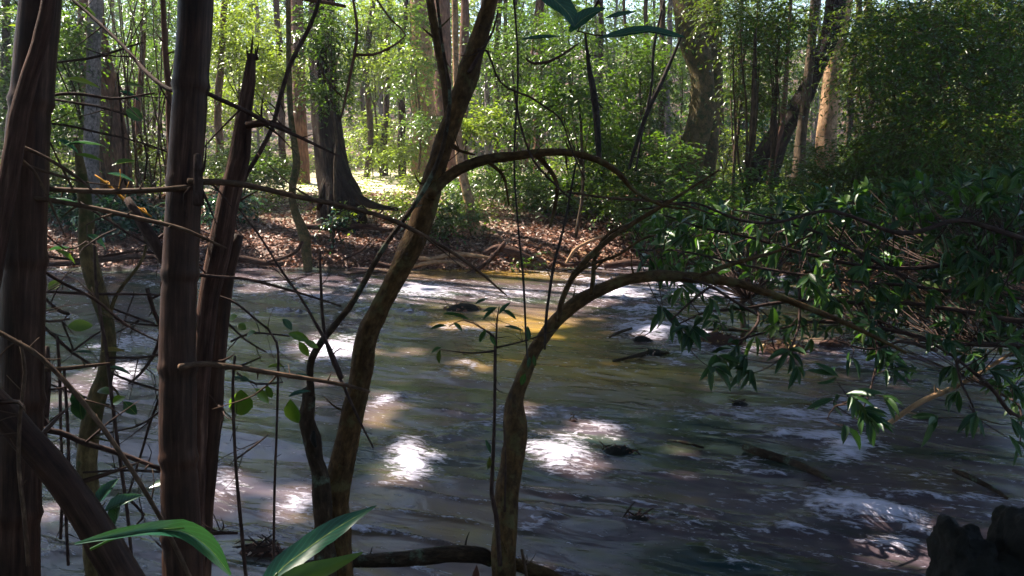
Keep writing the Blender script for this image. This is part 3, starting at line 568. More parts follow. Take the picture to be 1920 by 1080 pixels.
for (px, py, t, an, L, W, mk, face) in [(126, 612, 2.5, 3, 44, 25, 'leafM', 1.2), (544, 748, 2.5, -82, 56, 31, 'leafM', 1.4), (452, 730, 2.4, -95, 60, 46, 'leafM', 1.3), (150, 742, 2.5, -100, 56, 30, 'leafD', 1.2), (138, 730, 2.5, -75, 52, 28, 'leafD', 1.2),
        (232, 752, 2.5, -55, 36, 22, 'leafB', 1.2), (236, 745, 2.5, 200, 40, 18, 'leafM', 1), (212, 740, 2.6, 165, 42, 18, 'leafM', .6), (92, 545, 2.5, 50, 30, 20, 'leafM', 1.2), (178, 665, 2.6, 172, 56, 12, 'leafB', .3), (190, 660, 2.6, 8, 40, 16, 'leafD', .4),
        (200, 690, 2.6, -10, 44, 10, 'leafB', .4), (445, 592, 2.6, 200, 22, 14, 'leafM', 1), (462, 618, 2.6, 150, 24, 16, 'leafM', 1), (480, 622, 2.7, -160, 26, 14, 'leafM', 1), (540, 625, 2.8, -20, 44, 18, 'leafM', .8), (560, 640, 2.8, -60, 36, 16, 'leafM', 1), (548, 620, 2.8, 130, 34, 14, 'leafB', .8),
        (570, 640, 2.8, -25, 30, 16, 'leafM', 1), (500, 690, 2.7, 10, 34, 10, 'leafY', .5), (478, 728, 2.7, -50, 40, 18, 'leafM', 1), (470, 715, 2.7, 170, 44, 14, 'leafB', .6), (545, 708, 2.7, 0, 44, 14, 'leafB', .6), (540, 745, 2.6, 20, 44, 12, 'leafB', .5), (500, 722, 2.7, -75, 30, 14, 'leafM', 1.1),
        (120, 272, 2.3, 10, 66, 20, 'leafB', .3), (140, 290, 2.3, -8, 50, 15, 'leafM', .5), (118, 148, 2.9, -5, 64, 22, 'leafY', .4), (222, 160, 2.8, 8, 44, 18, 'leafM', .5), (222, 172, 2.8, -15, 40, 12, 'leafB', .3), (236, 206, 2.7, -30, 34, 26, 'leafD', 1.2), (105, 262, 2.4, -25, 44, 20, 'leafB', .4),
        (90, 380, 2.2, 12, 48, 22, 'leafB', .4), (200, 325, 2.6, -10, 50, 20, 'leafB', .4), (210, 310, 2.6, 20, 44, 16, 'leafM', .5), (160, 440, 2.4, -30, 44, 18, 'leafB', .5), (90, 470, 2.3, 15, 44, 16, 'leafB', .4), (380, 375, 2.4, 0, 40, 14, 'leafB', .3), (105, 470, 2.3, -30, 40, 14, 'leafM', .4),
        (180, 948, 2.0, 60, 60, 26, 'leafB', .8), (195, 960, 2.0, 30, 70, 26, 'leafB', .8), (215, 985, 2.0, 95, 60, 24, 'leafD', .8), (280, 915, 2.1, 20, 50, 20, 'leafB', .6), (15, 48, 2.4, 0, 40, 12, 'leafY', .4), (8, 24, 2.4, 5, 34, 16, 'leafY', .5), (130, 5, 2.5, -20, 50, 20, 'leafM', .6)]:
    leafat(px, py, t, an, L, W, M[mk], TB, face=face)

# broad leaves close to the lens at the bottom and the top
BL = thing('broad_leaf_plant', 'broad glossy green strap leaves at the bottom edge near the lens', 'plant', P(480, 1250, 1.25))
def strap(pts, wd, t, m, par, fold=.25, seed=0, dt=0.):
    """a long leaf along traced points; wd: widths in pixels; fold lets one half stand up"""
    pth = spline([[*P(x, y, t + dt * i / (len(pts) - 1)), w_ * .5 / F * t] for i, ((x, y), w_) in enumerate(zip(pts, wd))], .012)
    X = pth[:, :3]; R = np.maximum(pth[:, 3], .0005); Tn = unit(np.gradient(X, axis=0)); side = unit(np.cross(Tn, -FW * .8 + UP * .6)); nn = np.cross(side, Tn)
    cs = np.array([-1, -.8, -.5, -.2, 0, .2, .5, .8, 1.]); zz = fold * np.abs(cs) ** 1.3
    L = np.cumsum(np.linalg.norm(np.gradient(X, axis=0), axis=1)); wv = .12 * np.sin(L[:, None] * 55 + cs[None] * 2) * np.abs(cs)[None]
    V = X[:, None] + side[:, None] * (cs[None, :, None] * R[:, None, None]) + nn[:, None] * ((zz[None] + wv)[..., None] * R[:, None, None])
    V = V + nn[:, None] * (.10 * (noise3(V * 60) - .5) * R[:, None])[..., None] + side[:, None, :] * (np.where(np.abs(cs) == 1, .16, .0)[None] * (noise3(V * 90 + 3) - .6) * R[:, None])[..., None]
    n, k = len(X), len(cs); i = np.arange(n - 1)[:, None] * k; j = np.arange(k - 1)[None]
    Q = np.stack([i + j, i + j + 1, i + k + j + 1, i + k + j], -1).reshape(-1, 4)
    tc = np.stack([np.broadcast_to((L / L[-1])[:, None], (n, k)), np.broadcast_to(cs[None] * .5, (n, k)), np.full((n, k), seed * 1.)], -1)
    return Geo().add(V, None, Q, tc, .62).build('leaf', m, par)
strap([(488, 1140), (520, 1075), (575, 1030), (640, 985), (706, 948)], [26, 42, 50, 36, 2], 1.2, M['leafB'], BL, .25, 1, .15)
strap([(500, 1110), (560, 1085), (620, 1062), (680, 1036)], [20, 44, 34, 3], 1.15, M['leafM'], BL, .25, 2, .1)
strap([(140, 1020), (220, 1004), (300, 994), (350, 1000), (395, 1030), (432, 1078)], [4, 20, 30, 40, 34, 5], 1.3, M['leafB'], BL, .7, 3, .1)
g = Geo(); tube(g, pxp([(170, 1030, 6), (240, 1000, 5), (345, 990, 4)], 1.34), 6); tube(g, pxp([(480, 1160, 8), (495, 1110, 7), (520, 1075, 5)], 1.22), 6); g.build('stalk', M['leafM'], BL)
TL = thing('hanging_leaf_spray', 'blue green broad leaves hanging into the top edge near the lens', 'branch', P(1080, -80, 1.6))
strap([(1000, -30), (1040, 0), (1068, 28), (1080, 56)], [40, 50, 34, 3], 1.6, M['leafB'], TL, .2, 4)
strap([(1068, 60), (1090, 38), (1112, 24), (1135, 16)], [6, 32, 24, 3], 1.6, M['leafB'], TL, .3, 5)
strap([(1120, 72), (1165, 64), (1215, 58), (1250, 64), (1284, 70)], [2, 20, 26, 20, 3], 1.65, M['leafB'], TL, .3, 6)
strap([(1135, 34), (1160, 28), (1192, 22)], [3, 14, 3], 1.7, M['leafB'], TL, .3, 7)
strap([(978, 74), (1010, 70), (1052, 68)], [3, 11, 2], 1.6, M['leafB'], TL, .3, 8)
g = Geo(); tube(g, pxp([(1150, -60, 6), (1120, 10, 5), (1085, 58, 4), (1160, 68, 2)], 1.66), 6, wob=.003); g.build('branch', M['twig'], TL)

# ---- forked sapling in the middle
GT = thing('sapling', 'slanting smooth barked tree with a swollen joint, left of centre', 'tree', P(640, 1250, 3.1))
part_tube('trunk', GT, [(960, -420, 26), (938, -120, 28), (917, 0, 29), (886, 100, 34), (877, 128, 42), (872, 152, 39), (845, 225, 38), (822, 300, 38), (802, 372, 41), (776, 450, 44), (742, 525, 37), (710, 590, 40), (688, 640, 44), (676, 715, 46), (660, 790, 48), (645, 865, 52), (631, 940, 56), (634, 1040, 56), (645, 1260, 66)], M['barkG'], 3.1, sides=20, seed=51, rough=.16, nb=10, wob=.008, step=.025)
TREES.append((GT, P(640, 1250, 3.1)))
part_tube('branch', GT, [(790, -160, 14), (806, 0, 15), (820, 90, 15), (832, 150, 15), (838, 205, 14), (838, 240, 12)], M['barkG'], 3.12, seed=52, wob=.006)
part_tube('branch', GT, [(806, 368, 20), (820, 348, 20), (860, 317, 20), (910, 299, 20), (960, 294, 18), (1010, 288, 16), (1060, 287, 14), (1120, 301, 13), (1160, 326, 11), (1190, 358, 9), (1240, 384, 6), (1290, 392, 4)], M['barkG'], 3.05, .3, sides=12, seed=53, rough=.12, wob=.006)
part_tube('branch', GT, [(1005, 291, 11), (1030, 318, 9), (1045, 350, 8), (1038, 400, 7), (1030, 428, 4)], M['barkG'], 3.2, seed=54, wob=.004)
part_tube('branch', GT, [(915, 303, 7), (942, 326, 6), (950, 352, 5), (955, 385, 3)], M['barkG'], 3.1, seed=55, wob=.003)
part_tube('branch', GT, [(846, 272, 9), (862, 283, 6), (890, 290, 4)], M['barkG'], 3.05, seed=56)
part_tube('branch', GT, [(880, 138, 8), (905, 95, 6), (925, 60, 4), (935, 20, 3)], M['twig'], 3.05, seed=57, wob=.006)
part_tube('branch', GT, [(893, 92, 6), (912, 95, 5), (928, 140, 4), (948, 165, 4), (990, 182, 4), (1010, 195, 4), (1050, 225, 3), (1070, 280, 3), (1095, 340, 3)], M['twig'], 3.05, seed=58, wob=.01)
part_tube('branch', GT, [(965, 172, 4), (975, 230, 4), (1000, 300, 4), (1040, 345, 4), (1072, 375, 3)], M['twig'], 3.1, seed=59, wob=.008)
HT = thing('climbing_stem', 'thin crooked stem growing from a hollow knotty stub beside the slanting tree', 'vine', P(600, 1250, 3.0))
g = Geo(); tube(g, pxp([(579, 728, 22), (582, 748, 28), (580, 790, 34), (588, 822, 37), (592, 855, 36), (600, 890, 36), (602, 950, 40), (606, 1040, 42), (620, 1250, 50)], 3.0), 16, .02, .22, 61, wob=.012); g.build('stub', M['barkH'], HT)
part_tube('branch', HT, [(584, 742, 14), (582, 690, 13), (593, 658, 13), (620, 620, 12), (655, 576, 11), (676, 540, 11), (715, 470, 10), (750, 420, 10), (788, 366, 10), (822, 300, 9), (838, 230, 8), (842, 170, 7), (830, 80, 6), (815, -60, 6)], M['barkH'], 2.98, seed=62, wob=.006, rough=.14)
g = Geo(); tube(g, pxp([(588, 808, 8), (587, 822, 13), (592, 838, 8)], 2.955), 8, rough=.2); g.build('hollow', M['rock'], HT)  # solid dark plug painted as the shade inside the hole
part_tube('branch', HT, [(640, 712, 10), (615, 650, 8), (590, 605, 6), (565, 560, 5), (530, 510, 5), (485, 440, 4), (440, 380, 3)], M['twig'], 2.9, seed=63, wob=.006)
part_tube('branch', HT, [(700, 838, 3), (675, 790, 5), (640, 715, 6), (614, 650, 6), (605, 590, 6), (602, 520, 5), (600, 470, 4)], M['twig'], 2.95, seed=64, wob=.004)

# ---- arching tree on the right of centre
IT = thing('arching_tree', 'knotty trunk that arches to the right low over the water', 'tree', P(948, 1250, 3.4))
part_tube('trunk', IT, [(952, 1260, 52), (945, 1070, 42), (948, 1000, 40), (950, 965, 38), (951, 925, 40), (955, 900, 39), (962, 855, 38), (967, 820, 42), (966, 790, 41), (964, 760, 33), (970, 735, 27), (984, 700, 27), (1000, 662, 26), (1022, 628, 26), (1052, 592, 27), (1090, 562, 25), (1130, 541, 23), (1180, 524, 21), (1240, 518, 21), (1300, 521, 19), (1370, 528, 17), (1430, 545, 14), (1510, 575, 12), (1600, 612, 9), (1700, 660, 6)], M['barkG'], 3.4, .9, sides=20, seed=71, rough=.19, nb=10, wob=.006, step=.025)
TREES.append((IT, P(948, 1250, 3.4)))
part_tube('branch', IT, [(1046, 602, 12), (1056, 560, 11), (1080, 512, 11), (1120, 468, 10), (1170, 430, 9), (1240, 388, 7), (1300, 350, 5), (1350, 318, 4)], M['barkG'], 3.6, .3, seed=72, wob=.008)
part_tube('branch', IT, [(1108, 552, 10), (1112, 520, 9), (1116, 480, 8), (1140, 440, 6), (1185, 420, 5)], M['barkG'], 3.7, .1, seed=73, wob=.004)
part_tube('branch', IT, [(1068, 528, 7), (1100, 500, 7), (1160, 478, 6), (1200, 450, 5), (1230, 440, 4)], M['barkG'], 3.62, .1, seed=74, wob=.006)
part_tube('branch', IT, [(1300, 523, 8), (1360, 500, 8), (1420, 482, 7), (1460, 470, 5), (1520, 440, 4)], M['barkG'], 3.9, .2, seed=75, wob=.006)
part_tube('branch', IT, [(1280, 520, 4), (1330, 535, 5), (1370, 560, 5), (1420, 590, 4)], M['twig'], 3.9, .2, seed=76, wob=.006)
SH = thing('sprig', 'slim upright sprig with narrow leaves left of the arching trunk', 'sapling', P(940, 1150, 3.3))
part_tube('stem', SH, [(938, 1060, 10), (930, 965, 9), (922, 925, 8), (925, 850, 7), (927, 790, 6), (928, 650, 6), (926, 635, 5), (922, 628, 4)], M['twig'], 3.3, seed=77, wob=.004)
for pts in [[(928, 658, 5), (880, 662, 3), (826, 655, 2)], [(929, 652, 4), (980, 640, 3), (1045, 618, 2)], [(930, 650, 4), (932, 600, 3), (936, 575, 2)], [(926, 632, 4), (905, 616, 3), (870, 600, 2), (842, 612, 2)], [(946, 960, 4), (948, 860, 3), (944, 790, 2)]]: part_tube('twig', SH, pts, M['twig'], 3.3, seed=78, sides=6)
for (px, py, an, L, W) in [(826, 655, -100, 30, 10), (828, 652, 200, 24, 9), (880, 600, 160, 44, 8), (905, 600, 45, 38, 9), (912, 618, -120, 30, 11), (940, 580, -30, 36, 9), (935, 590, 50, 34, 9), (945, 612, -10, 40, 8), (838, 610, 190, 36, 8), (850, 605, -40, 24, 9), (905, 585, 20, 30, 8), (918, 628, -60, 26, 9),
        (992, 640, 95, 30, 10), (985, 700, -110, 26, 12), (990, 690, 80, 22, 8), (920, 850, 110, 28, 9), (918, 855, -95, 30, 9), (1000, 665, -80, 24, 8), (890, 570, 25, 30, 7), (862, 590, 175, 34, 7)]: leafat(px, py, 3.28, an, L, W, M['leafD'], SH, .2)
single('fallen_branch', 'crooked fallen branch lying along the bottom between the two near trees', 'branch', [(560, 1062, 18), (640, 1052, 22), (700, 1050, 26), (780, 1044, 30), (850, 1036, 34), (905, 1040, 32), (925, 1052, 22)], M['barkH'], 3.5, seed=79, rough=.16, wob=.01, sides=12)
single('fallen_branch', 'dark fallen branch running right from the foot of the arching trunk', 'branch', [(930, 1050, 20), (980, 1062, 22), (1040, 1085, 22), (1100, 1130, 24)], M['barkG'], 3.5, seed=80, rough=.16, sides=12)
single('stick', 'pale thin stick poking up at the bottom edge right of the arching trunk', 'stick', [(978, 1030, 5), (984, 1060, 6), (990, 1110, 6)], M['tan'], 3.4, seed=81)
# hanging and crossing thin growth, each its own thing
for (nm, lab, pts, t, mk) in [
    ('hanging_vine', 'thread thin vine hanging left of the arching trunk from the top to the water', [(960, -40, 4), (968, 60, 4), (970, 150, 4), (963, 300, 4), (970, 420, 4), (980, 520, 5), (986, 640, 4), (990, 690, 3)], 3.6, 'vine'),
    ('hanging_vine', 'dark thin vine hanging right of the thread thin one to the arching trunk', [(1080, 300, 4), (1058, 420, 5), (1040, 490, 6), (1030, 552, 6), (1024, 600, 6), (1022, 655, 4)], 3.5, 'vine'),
    ('hanging_stub', 'short dark club shaped root hanging from the leaves at upper centre right', [(1098, 60, 4), (1106, 130, 9), (1112, 160, 12), (1118, 205, 12), (1122, 260, 12), (1124, 305, 9)], 4.2, 'vine'),
    ('hanging_vine', 'straight black vine slanting left of the twin mossy trunks', [(1280, 60, 4), (1268, 90, 6), (1240, 155, 8), (1212, 215, 8), (1195, 265, 7), (1178, 318, 6)], 5.0, 'vine'),
    ('hanging_vine', 'wavy vine just left of the straight black slanting vine', [(1250, -20, 4), (1228, 80, 5), (1222, 160, 5), (1205, 240, 5), (1192, 320, 4)], 6.0, 'vine'),
    ('twig', 'reddish forked twig dropping from the top edge left of the slanting tree', [(655, -40, 4), (668, 40, 6), (668, 75, 6), (664, 104, 7), (655, 150, 6), (645, 200, 5), (638, 228, 3)], 3.4, 'redbark'),
    ('twig', 'bowed twig reaching right from the reddish forked twig', [(664, 104, 5), (700, 104, 5), (730, 92, 4), (762, 66, 3), (735, 38, 4), (708, 0, 4), (690, -30, 4)], 3.4, 'redbark'),
    ('twig', 'hooked pale twig left of the buttressed trunk foot', [(600, 118, 3), (606, 140, 4), (625, 165, 4), (642, 182, 3)], 3.4, 'tan'),
    ('twig', 'pale brown twig along the top edge above the buttressed tree', [(520, -18, 6), (570, 0, 7), (620, 8, 7), (648, 14, 6)], 3.0, 'redbark'),
    ('twig', 'bowed twig under the top broad leaves at upper centre', [(985, 108, 3), (1000, 118, 5), (1030, 114, 5), (1060, 98, 4), (1085, 80, 3)], 3.0, 'tan'),
    ('twig', 'long pale twig lying over the shrub right of centre', [(1062, 360, 4), (1130, 370, 4), (1200, 376, 5), (1280, 386, 5), (1345, 406, 3)], 4.0, 'tan'),
    ('twig', 'short forked dark twig below the arching trunk near the debris bar', [(1258, 600, 3), (1285, 575, 4), (1320, 545, 4), (1335, 536, 5)], 4.0, 'twig'),
    ('twig', 'thin dark bowed twig above the big leaning pole', [(720, 395, 4), (700, 405, 3), (668, 372, 2)], 2.6, 'tan'),
    ('dead_cane', 'dry brown cane leaning through the shrub at the right over the riffle', [(1900, 660, 5), (1800, 722, 9), (1730, 752, 11), (1665, 795, 9)], 5.6, 'palebark')]:
    single(nm, lab, nm.split('_')[-1], pts, M[mk], t, seed=len(lab) + int(pts[0][0]) % 97, wob=.006, sides=7)

# dark rock at the bottom right
rk = bpy.data.meshes.new('rock'); import bmesh
bm = bmesh.new()
c0 = P(1850, 1060, 3.5); s_ = 3.5 / F
for (px, py, rx, ry, rz, seed) in [(1782, 1030, 24, 50, 60, 1), (1806, 1045, 38, 60, 52, 2), (1912, 1035, 34, 70, 74, 3), (1955, 1045, 50, 80, 70, 4), (1875, 1135, 112, 100, 108, 5), (1790, 1140, 32, 80, 110, 6)]:
    r = bmesh.ops.create_icosphere(bm, subdivisions=5, radius=1.0); vs = r['verts']; co = np.array([v.co[:] for v in vs])
    nn = fbm(co * 1.6 + seed * 9, seed, 4) - .5; co = np.sign(co) * np.abs(co) ** .62; co = co * (1 + .42 * nn)[:, None] * np.array([rx, ry, rz]) * s_ + (P(px, py, 3.5) - c0)
    for v, c in zip(vs, co): v.co = c
bm.to_mesh(rk); bm.free(); rk.materials.append(M['rock']); rock = bpy.data.objects.new('rock', rk); COL.objects.link(rock); rock.location = c0
mo = rock.modifiers.new('remesh', 'REMESH'); mo.mode = 'VOXEL'; mo.voxel_size = .009; mo.use_smooth_shade = True
tx = bpy.data.textures.new('rock_grain', 'CLOUDS'); tx.noise_scale = .09; tx.noise_depth = 4
dm = rock.modifiers.new('grain', 'DISPLACE'); dm.texture = tx; dm.strength = .075; dm.mid_level = .5; dm.texture_coords = 'GLOBAL'
tag(rock, 'black wet rock with two humps in the bottom right corner', 'rock')

# ---- sticks and debris in the stream
for (lab, pts, wz) in [('brown water worn log breaking the surface right of centre', [(1392, 838, 14), (1430, 850, 18), (1480, 866, 18), (1530, 886, 14), (1556, 900, 8)], .03),
        ('thin dark stick in the water left of the brown worn log', [(1252, 824, 5), (1285, 829, 6), (1318, 838, 5)], .03), ('reddish log in the riffle above the black rock', [(1790, 884, 8), (1830, 900, 12), (1870, 920, 10), (1890, 934, 6)], .03),
        ('straight dark stick lying across the debris bar', [(1330, 618, 4), (1370, 619, 6), (1420, 622, 5)], .10), ('stick angled down into the debris bar', [(1440, 628, 4), (1470, 640, 5), (1500, 660, 4)], .06),
        ('sunken dark branch in the golden shallows below the debris bar', [(1150, 676, 5), (1190, 668, 8), (1220, 660, 9), (1255, 664, 6)], .02), ('short dark stick above the golden shallows', [(1142, 634, 4), (1160, 624, 6), (1185, 616, 5)], .05),
        ('thin branch lying in the shallows at the far right', [(1740, 545, 4), (1800, 556, 8), (1850, 575, 8), (1884, 592, 5)], .08)]:
    path = [[*G(x, y, wz + .015 * math.sin(k * 2.)), w_ * .5 / F * G(x, y, wz)[1]] for k, (x, y, w_) in enumerate(pts)]
    g = Geo(); tube(g, path, 9, .04, .14, int(pts[0][0]), wob=.02); tag(g.build('driftwood', M['barkH'], None, loc=path[0][:3]), lab, 'driftwood')
for (lab, px, py, rx, rz, t_) in [('small clump of black debris caught mid stream near the far bank', 868, 580, 36, .13, 40), ('tangled heap of twigs and dead leaves on the bar at right of centre', 1345, 640, 44, .16, 90), ('sunlit clump of tan dead leaves at the right end of the bar', 1470, 655, 48, .12, 90),
        ('low clump of dead leaves stranded right of the sunlit one', 1568, 646, 34, .09, 50), ('dark stone awash in foam right of the arching trunk', 1160, 846, 32, .08, 14), ('dark wet stone splitting the riffle just left of the twig heap on the bar', 1205, 640, 22, .12, 6), ('low dark stone showing above the riffle between the worn log and the bar', 1385, 760, 20, .07, 6), ('red brown dead leaf wad in the riffle beside the arching trunk', 1075, 791, 8, .06, 8), ('dark clump showing in the golden shallows', 1228, 662, 26, .09, 24),
        ('pile of brown leaves and twigs at the bottom edge left of the slanting tree', 495, 1035, 40, .10, 80), ('dark submerged snag pile near the bottom centre right', 1200, 975, 36, .06, 20)]:
    c = G(px, py, 0); R_ = rx / F * c[1]; th = thing('debris_clump', lab, 'debris', c)
    n = t_; a = rng.random(n) * 6.28; rr = R_ * np.sqrt(rng.random(n)); b = c + np.stack([rr * np.cos(a), rr * np.sin(a) * .6, rz * (1 - rr / R_) * rng.random(n) + .01], -1)
    g = Geo(); bm_ = rdir(n); bm_[:, 2] *= .3; leaves(g, b, bm_, rdir(n, 1.), R_ * rng.uniform(.15, .4, n), R_ * rng.uniform(.07, .16, n), 1); g.build('dead_leaves', M['litterY'] if 'tan' in lab else M['litter'], th)
    g = Geo()
    for _ in range(max(4, n // 5)):
        q = c + np.array([rng.normal() * R_ * .5, rng.normal() * R_ * .3, rng.random() * rz]); dd = unit(np.array([rng.normal(), rng.normal() * .6, rng.normal() * .4])) * R_ * rng.uniform(.3, .8)
        tube(g, [[*(q - dd), .004], [*(q + rng.normal(size=3) * .01), .006], [*(q + dd), .003]], 5, .05)
    g.build('twigs', M['twig'], th)
    g = Geo(); ph = np.linspace(0, np.pi / 2, 7); th_ = np.linspace(0, 2 * np.pi, 20, endpoint=False)
    VV = np.stack([np.outer(np.cos(ph), np.cos(th_)) * R_, np.outer(np.cos(ph), np.sin(th_)) * R_ * .6, np.outer(np.sin(ph), np.ones(20)) * rz * .7 - .02], -1); VV *= (1 + .6 * (noise3(VV * 12 + px) - .5))[..., None]
    i = np.arange(6)[:, None] * 20; j = np.arange(20)[None]; j2 = (j + 1) % 20; g.add(VV + c, None, np.stack([i + j, i + j2, i + 20 + j2, i + 20 + j], -1).reshape(-1, 4)); g.build('mound', M['rock'] if ('dark' in lab or 'black' in lab) else M['deadwood'], th)
HAZE = .0015
# ================================================================ the leafy shrub hanging over the water at the right
RS = thing('overhanging_shrub', 'dark green shrub with narrow leaves hanging over the stream from the right', 'shrub', P(2150, 560, 5.0))
RB = [[(2100, 470), (1920, 480), (1800, 498), (1650, 500), (1500, 470), (1350, 432), (1240, 402)], [(2100, 600), (1920, 602), (1800, 585), (1650, 566), (1500, 560), (1350, 582), (1262, 612)], [(2100, 430), (1920, 450), (1800, 410), (1690, 440), (1560, 400), (1420, 420), (1300, 380), (1195, 395)],
      [(2100, 660), (1920, 652), (1780, 640), (1650, 618), (1540, 600), (1440, 620), (1340, 668)], [(2100, 800), (1920, 792), (1850, 722), (1760, 655), (1640, 600)], [(1620, 568), (1640, 640), (1632, 720), (1618, 770)], [(1500, 520), (1500, 600), (1482, 668)], [(1780, 640), (1800, 720), (1830, 788)],
      [(1700, 520), (1600, 470), (1480, 420), (1380, 392)], [(1400, 560), (1420, 600), (1380, 650), (1335, 690)], [(1760, 655), (1700, 640), (1640, 650), (1560, 640)], [(1850, 722), (1900, 760), (1912, 830)], [(1620, 740), (1600, 750), (1570, 760)],
      [(1920, 560), (1700, 540), (1560, 520), (1430, 500), (1300, 470), (1200, 470)]]
allp = []
for k, b in enumerate(RB):
    t0 = 4.6 + .9 * rng.random(); n = len(b); path = pxp([(x, y, max(3, 12 - 9 * i / (n - 1)) if k < 5 else max(2.5, 7 - 4 * i / (n - 1))) for i, (x, y) in enumerate(b)], t0, -.5)
    g = Geo(); X, R, L = tube(g, path, 7, .05, .1, 90 + k, wob=.03, ns=1.5); g.build('branch', M['twig'], RS)
    allp.append(X)
AP = np.vstack(allp)
def projpx(p):
    d = p - CAMP; dep = d @ FW; return 960 + (d @ RT) / dep * F, 540 - (d @ UP) / dep * F
def whorl(g, gt, px, py, t, n, L=.13, W=.034, down=.6):
    c = P(px, py, t)
    # twig from the nearest branch point
    j = np.argmin(np.linalg.norm(AP - c, axis=1)); q = AP[j]; mid = (q + c) / 2 + rng.normal(size=3) * .03
    tube(gt, [[*q, .004], [*mid, .003], [*c, .002]], 5, .05)
    a0 = rng.random() * 6.28; ax = unit((c - q) + np.array([0, 0, -.08]) + 1e-4)
    u = unit(np.cross(ax, [.3, .2, 1.])); v = np.cross(ax, u)
    a = a0 + np.arange(n) * 2.4; sp = rng.uniform(.5, 1.2, n)
    d = unit(ax[None] * .8 + (np.cos(a) * sp)[:, None] * u + (np.sin(a) * sp)[:, None] * v + np.array([0, 0, -down]) * rng.uniform(.3, 1, n)[:, None])
    base = c[None] - ax[None] * (rng.random(n)[:, None] * .05)
    nr = unit(np.array([0, 0, 1.]) + rng.normal(scale=.4, size=(n, 3)) - FW * .35)
    sc = rng.uniform(.7, 1.2, n); leaves(g, base, d, nr, L * sc, W * sc, 2, np.clip(rng.random() * .5 + rng.random(n) * .5, 0, 1), rng.uniform(.3, 1.3, n))
g = Geo(); gt = Geo(); g3 = Geo()
for (px, py, t, n) in [(1600, 745, 4.2, 8), (1618, 770, 4.2, 7), (1636, 790, 4.2, 6), (1585, 800, 4.2, 3), (1830, 785, 4.3, 5), (1745, 785, 4.3, 4), (1335, 690, 4.3, 6), (1350, 670, 4.4, 7), (1395, 672, 4.4, 6), (1300, 615, 4.3, 8), (1270, 618, 4.3, 6), (1245, 590, 4.4, 6), (1480, 665, 4.5, 7), (1495, 690, 4.5, 4), (1400, 700, 4.4, 5), (1380, 650, 4.5, 6),
        (1910, 790, 4.3, 6), (1905, 830, 4.3, 4), (1870, 700, 4.6, 7), (1780, 700, 4.8, 6), (1690, 690, 4.8, 5), (1560, 750, 4.6, 4), (1660, 745, 4.5, 5), (1790, 745, 4.6, 4), (1280, 540, 4.4, 4), (1335, 570, 4.4, 6), (1560, 700, 4.6, 4)]: whorl(g, gt, px, py, t, n)
def dens(px, py):
    # leafiness of the shrub over the picture
    top = np.interp(px, [1180, 1400, 1600, 1750, 1920], [400, 380, 350, 330, 320]); bot = np.interp(px, [1180, 1250, 1350, 1500, 1650, 1750, 1850, 1920, 2000], [430, 560, 640, 650, 720, 700, 740, 800, 800])
    core = np.interp(px, [1180, 1300, 1400, 1600, 1920, 2000], [400, 480, 520, 560, 560, 560])
    x = np.where(py < core, .9, .8 * np.clip((bot - py) / np.maximum(bot - core, 1), 0, 1) ** .6)
    return np.where((py > top) & (py < bot) & (px > 1185), x * np.clip((px - 1180) / 150, .35, 1), 0)
cnt = 0
while cnt < 760:
    px, py = rng.uniform(1180, 2000), rng.uniform(300, 820)
    if rng.random() < dens(px, py) and (py < 520 or n2(px, py, .018, 5) > .38):
        whorl(g if rng.random() < .6 else g3, gt, px, py, rng.uniform(4.4, 7.4), rng.integers(3, 9), rng.uniform(.075, .135), rng.uniform(.024, .038), rng.uniform(-.2, .5)); cnt += 1
g.build('leaves', M['leafD'], RS); g3.build('leaves', M['leafG'], RS); gt.build('twigs', M['twig'], RS)
print('whorls', g.n)

# ================================================================ far bank: tall trees
def tall(name, label, cat, pts, t, m, group=None, sides=16, flute=0., seed=0, extra=(), rough=.08, wob=.03, lit=None, foot=None):
    b = on_ground(pts[-1][0], t); path = pxp(pts, t); top = np.array(path[0][:3]); d = unit(top - np.array(path[1][:3]))
    # carry the trunk on up to the roof of leaves and down into the soil
    r0 = path[0][3]; up = [[*(top + d * k + np.array([0, 0, .3 * k])), r0 * (1 - .04 * k)] for k in (11, 6, 2)]
    rl = path[-1][3]; bz = np.array(path[-1][:3]); foot_ = [[bz[0], bz[1], b[2] - .3, rl * 1.15]]
    path = [p for p in path]; base = np.array([bz[0], bz[1], b[2]])
    th = thing(name, label, cat, base, group)
    g = Geo(); tube(g, up + path + foot_, sides, .12, rough, seed, wob=wob, ns=.5, flute=flute); g.build('trunk', m, th)
    for e in extra: g2 = Geo(); tube(g2, pxp(e, t), 9, .1, .1, seed + 3, wob=.03); g2.build('branch', m, th)
    TREES.append((th, base))
    if lit: littrunk(pts[0][0] if False else np.interp(lit[0], [q[1] for q in pts], [q[0] for q in pts]), lit[0], lit[1], t, lit[2])
    return th
BT = tall('buttressed_tree', 'large furrowed trunk with a flared foot on the far bank', 'tree', [(604, -20, 46), (604, 60, 48), (606, 130, 52), (611, 200, 56), (618, 270, 60), (627, 330, 68), (640, 376, 86)], 17.2, M['bigbark'], seed=101, flute=.05, sides=28, rough=.07, wob=.02)
g = Geo()
for (pts) in [[(628, 270, 12), (646, 330, 24), (668, 368, 22), (700, 386, 14), (745, 394, 7)], [(632, 300, 12), (652, 360, 26), (664, 392, 10)], [(616, 310, 12), (606, 365, 20), (596, 392, 8)]]:
    tube(g, pxp(pts, 16.95), 12, .08, .15, 5, wob=.03)
g.build('buttress_root', M['bigbark'], BT)
tall('tall_tree', 'trunk glowing orange in the sun, upper centre, behind the slanting tree', 'tree', [(788, -20, 40), (790, 100, 42), (793, 200, 46), (796, 290, 52)], 26, M['palebark'], seed=102, lit=(20, 280, .55))
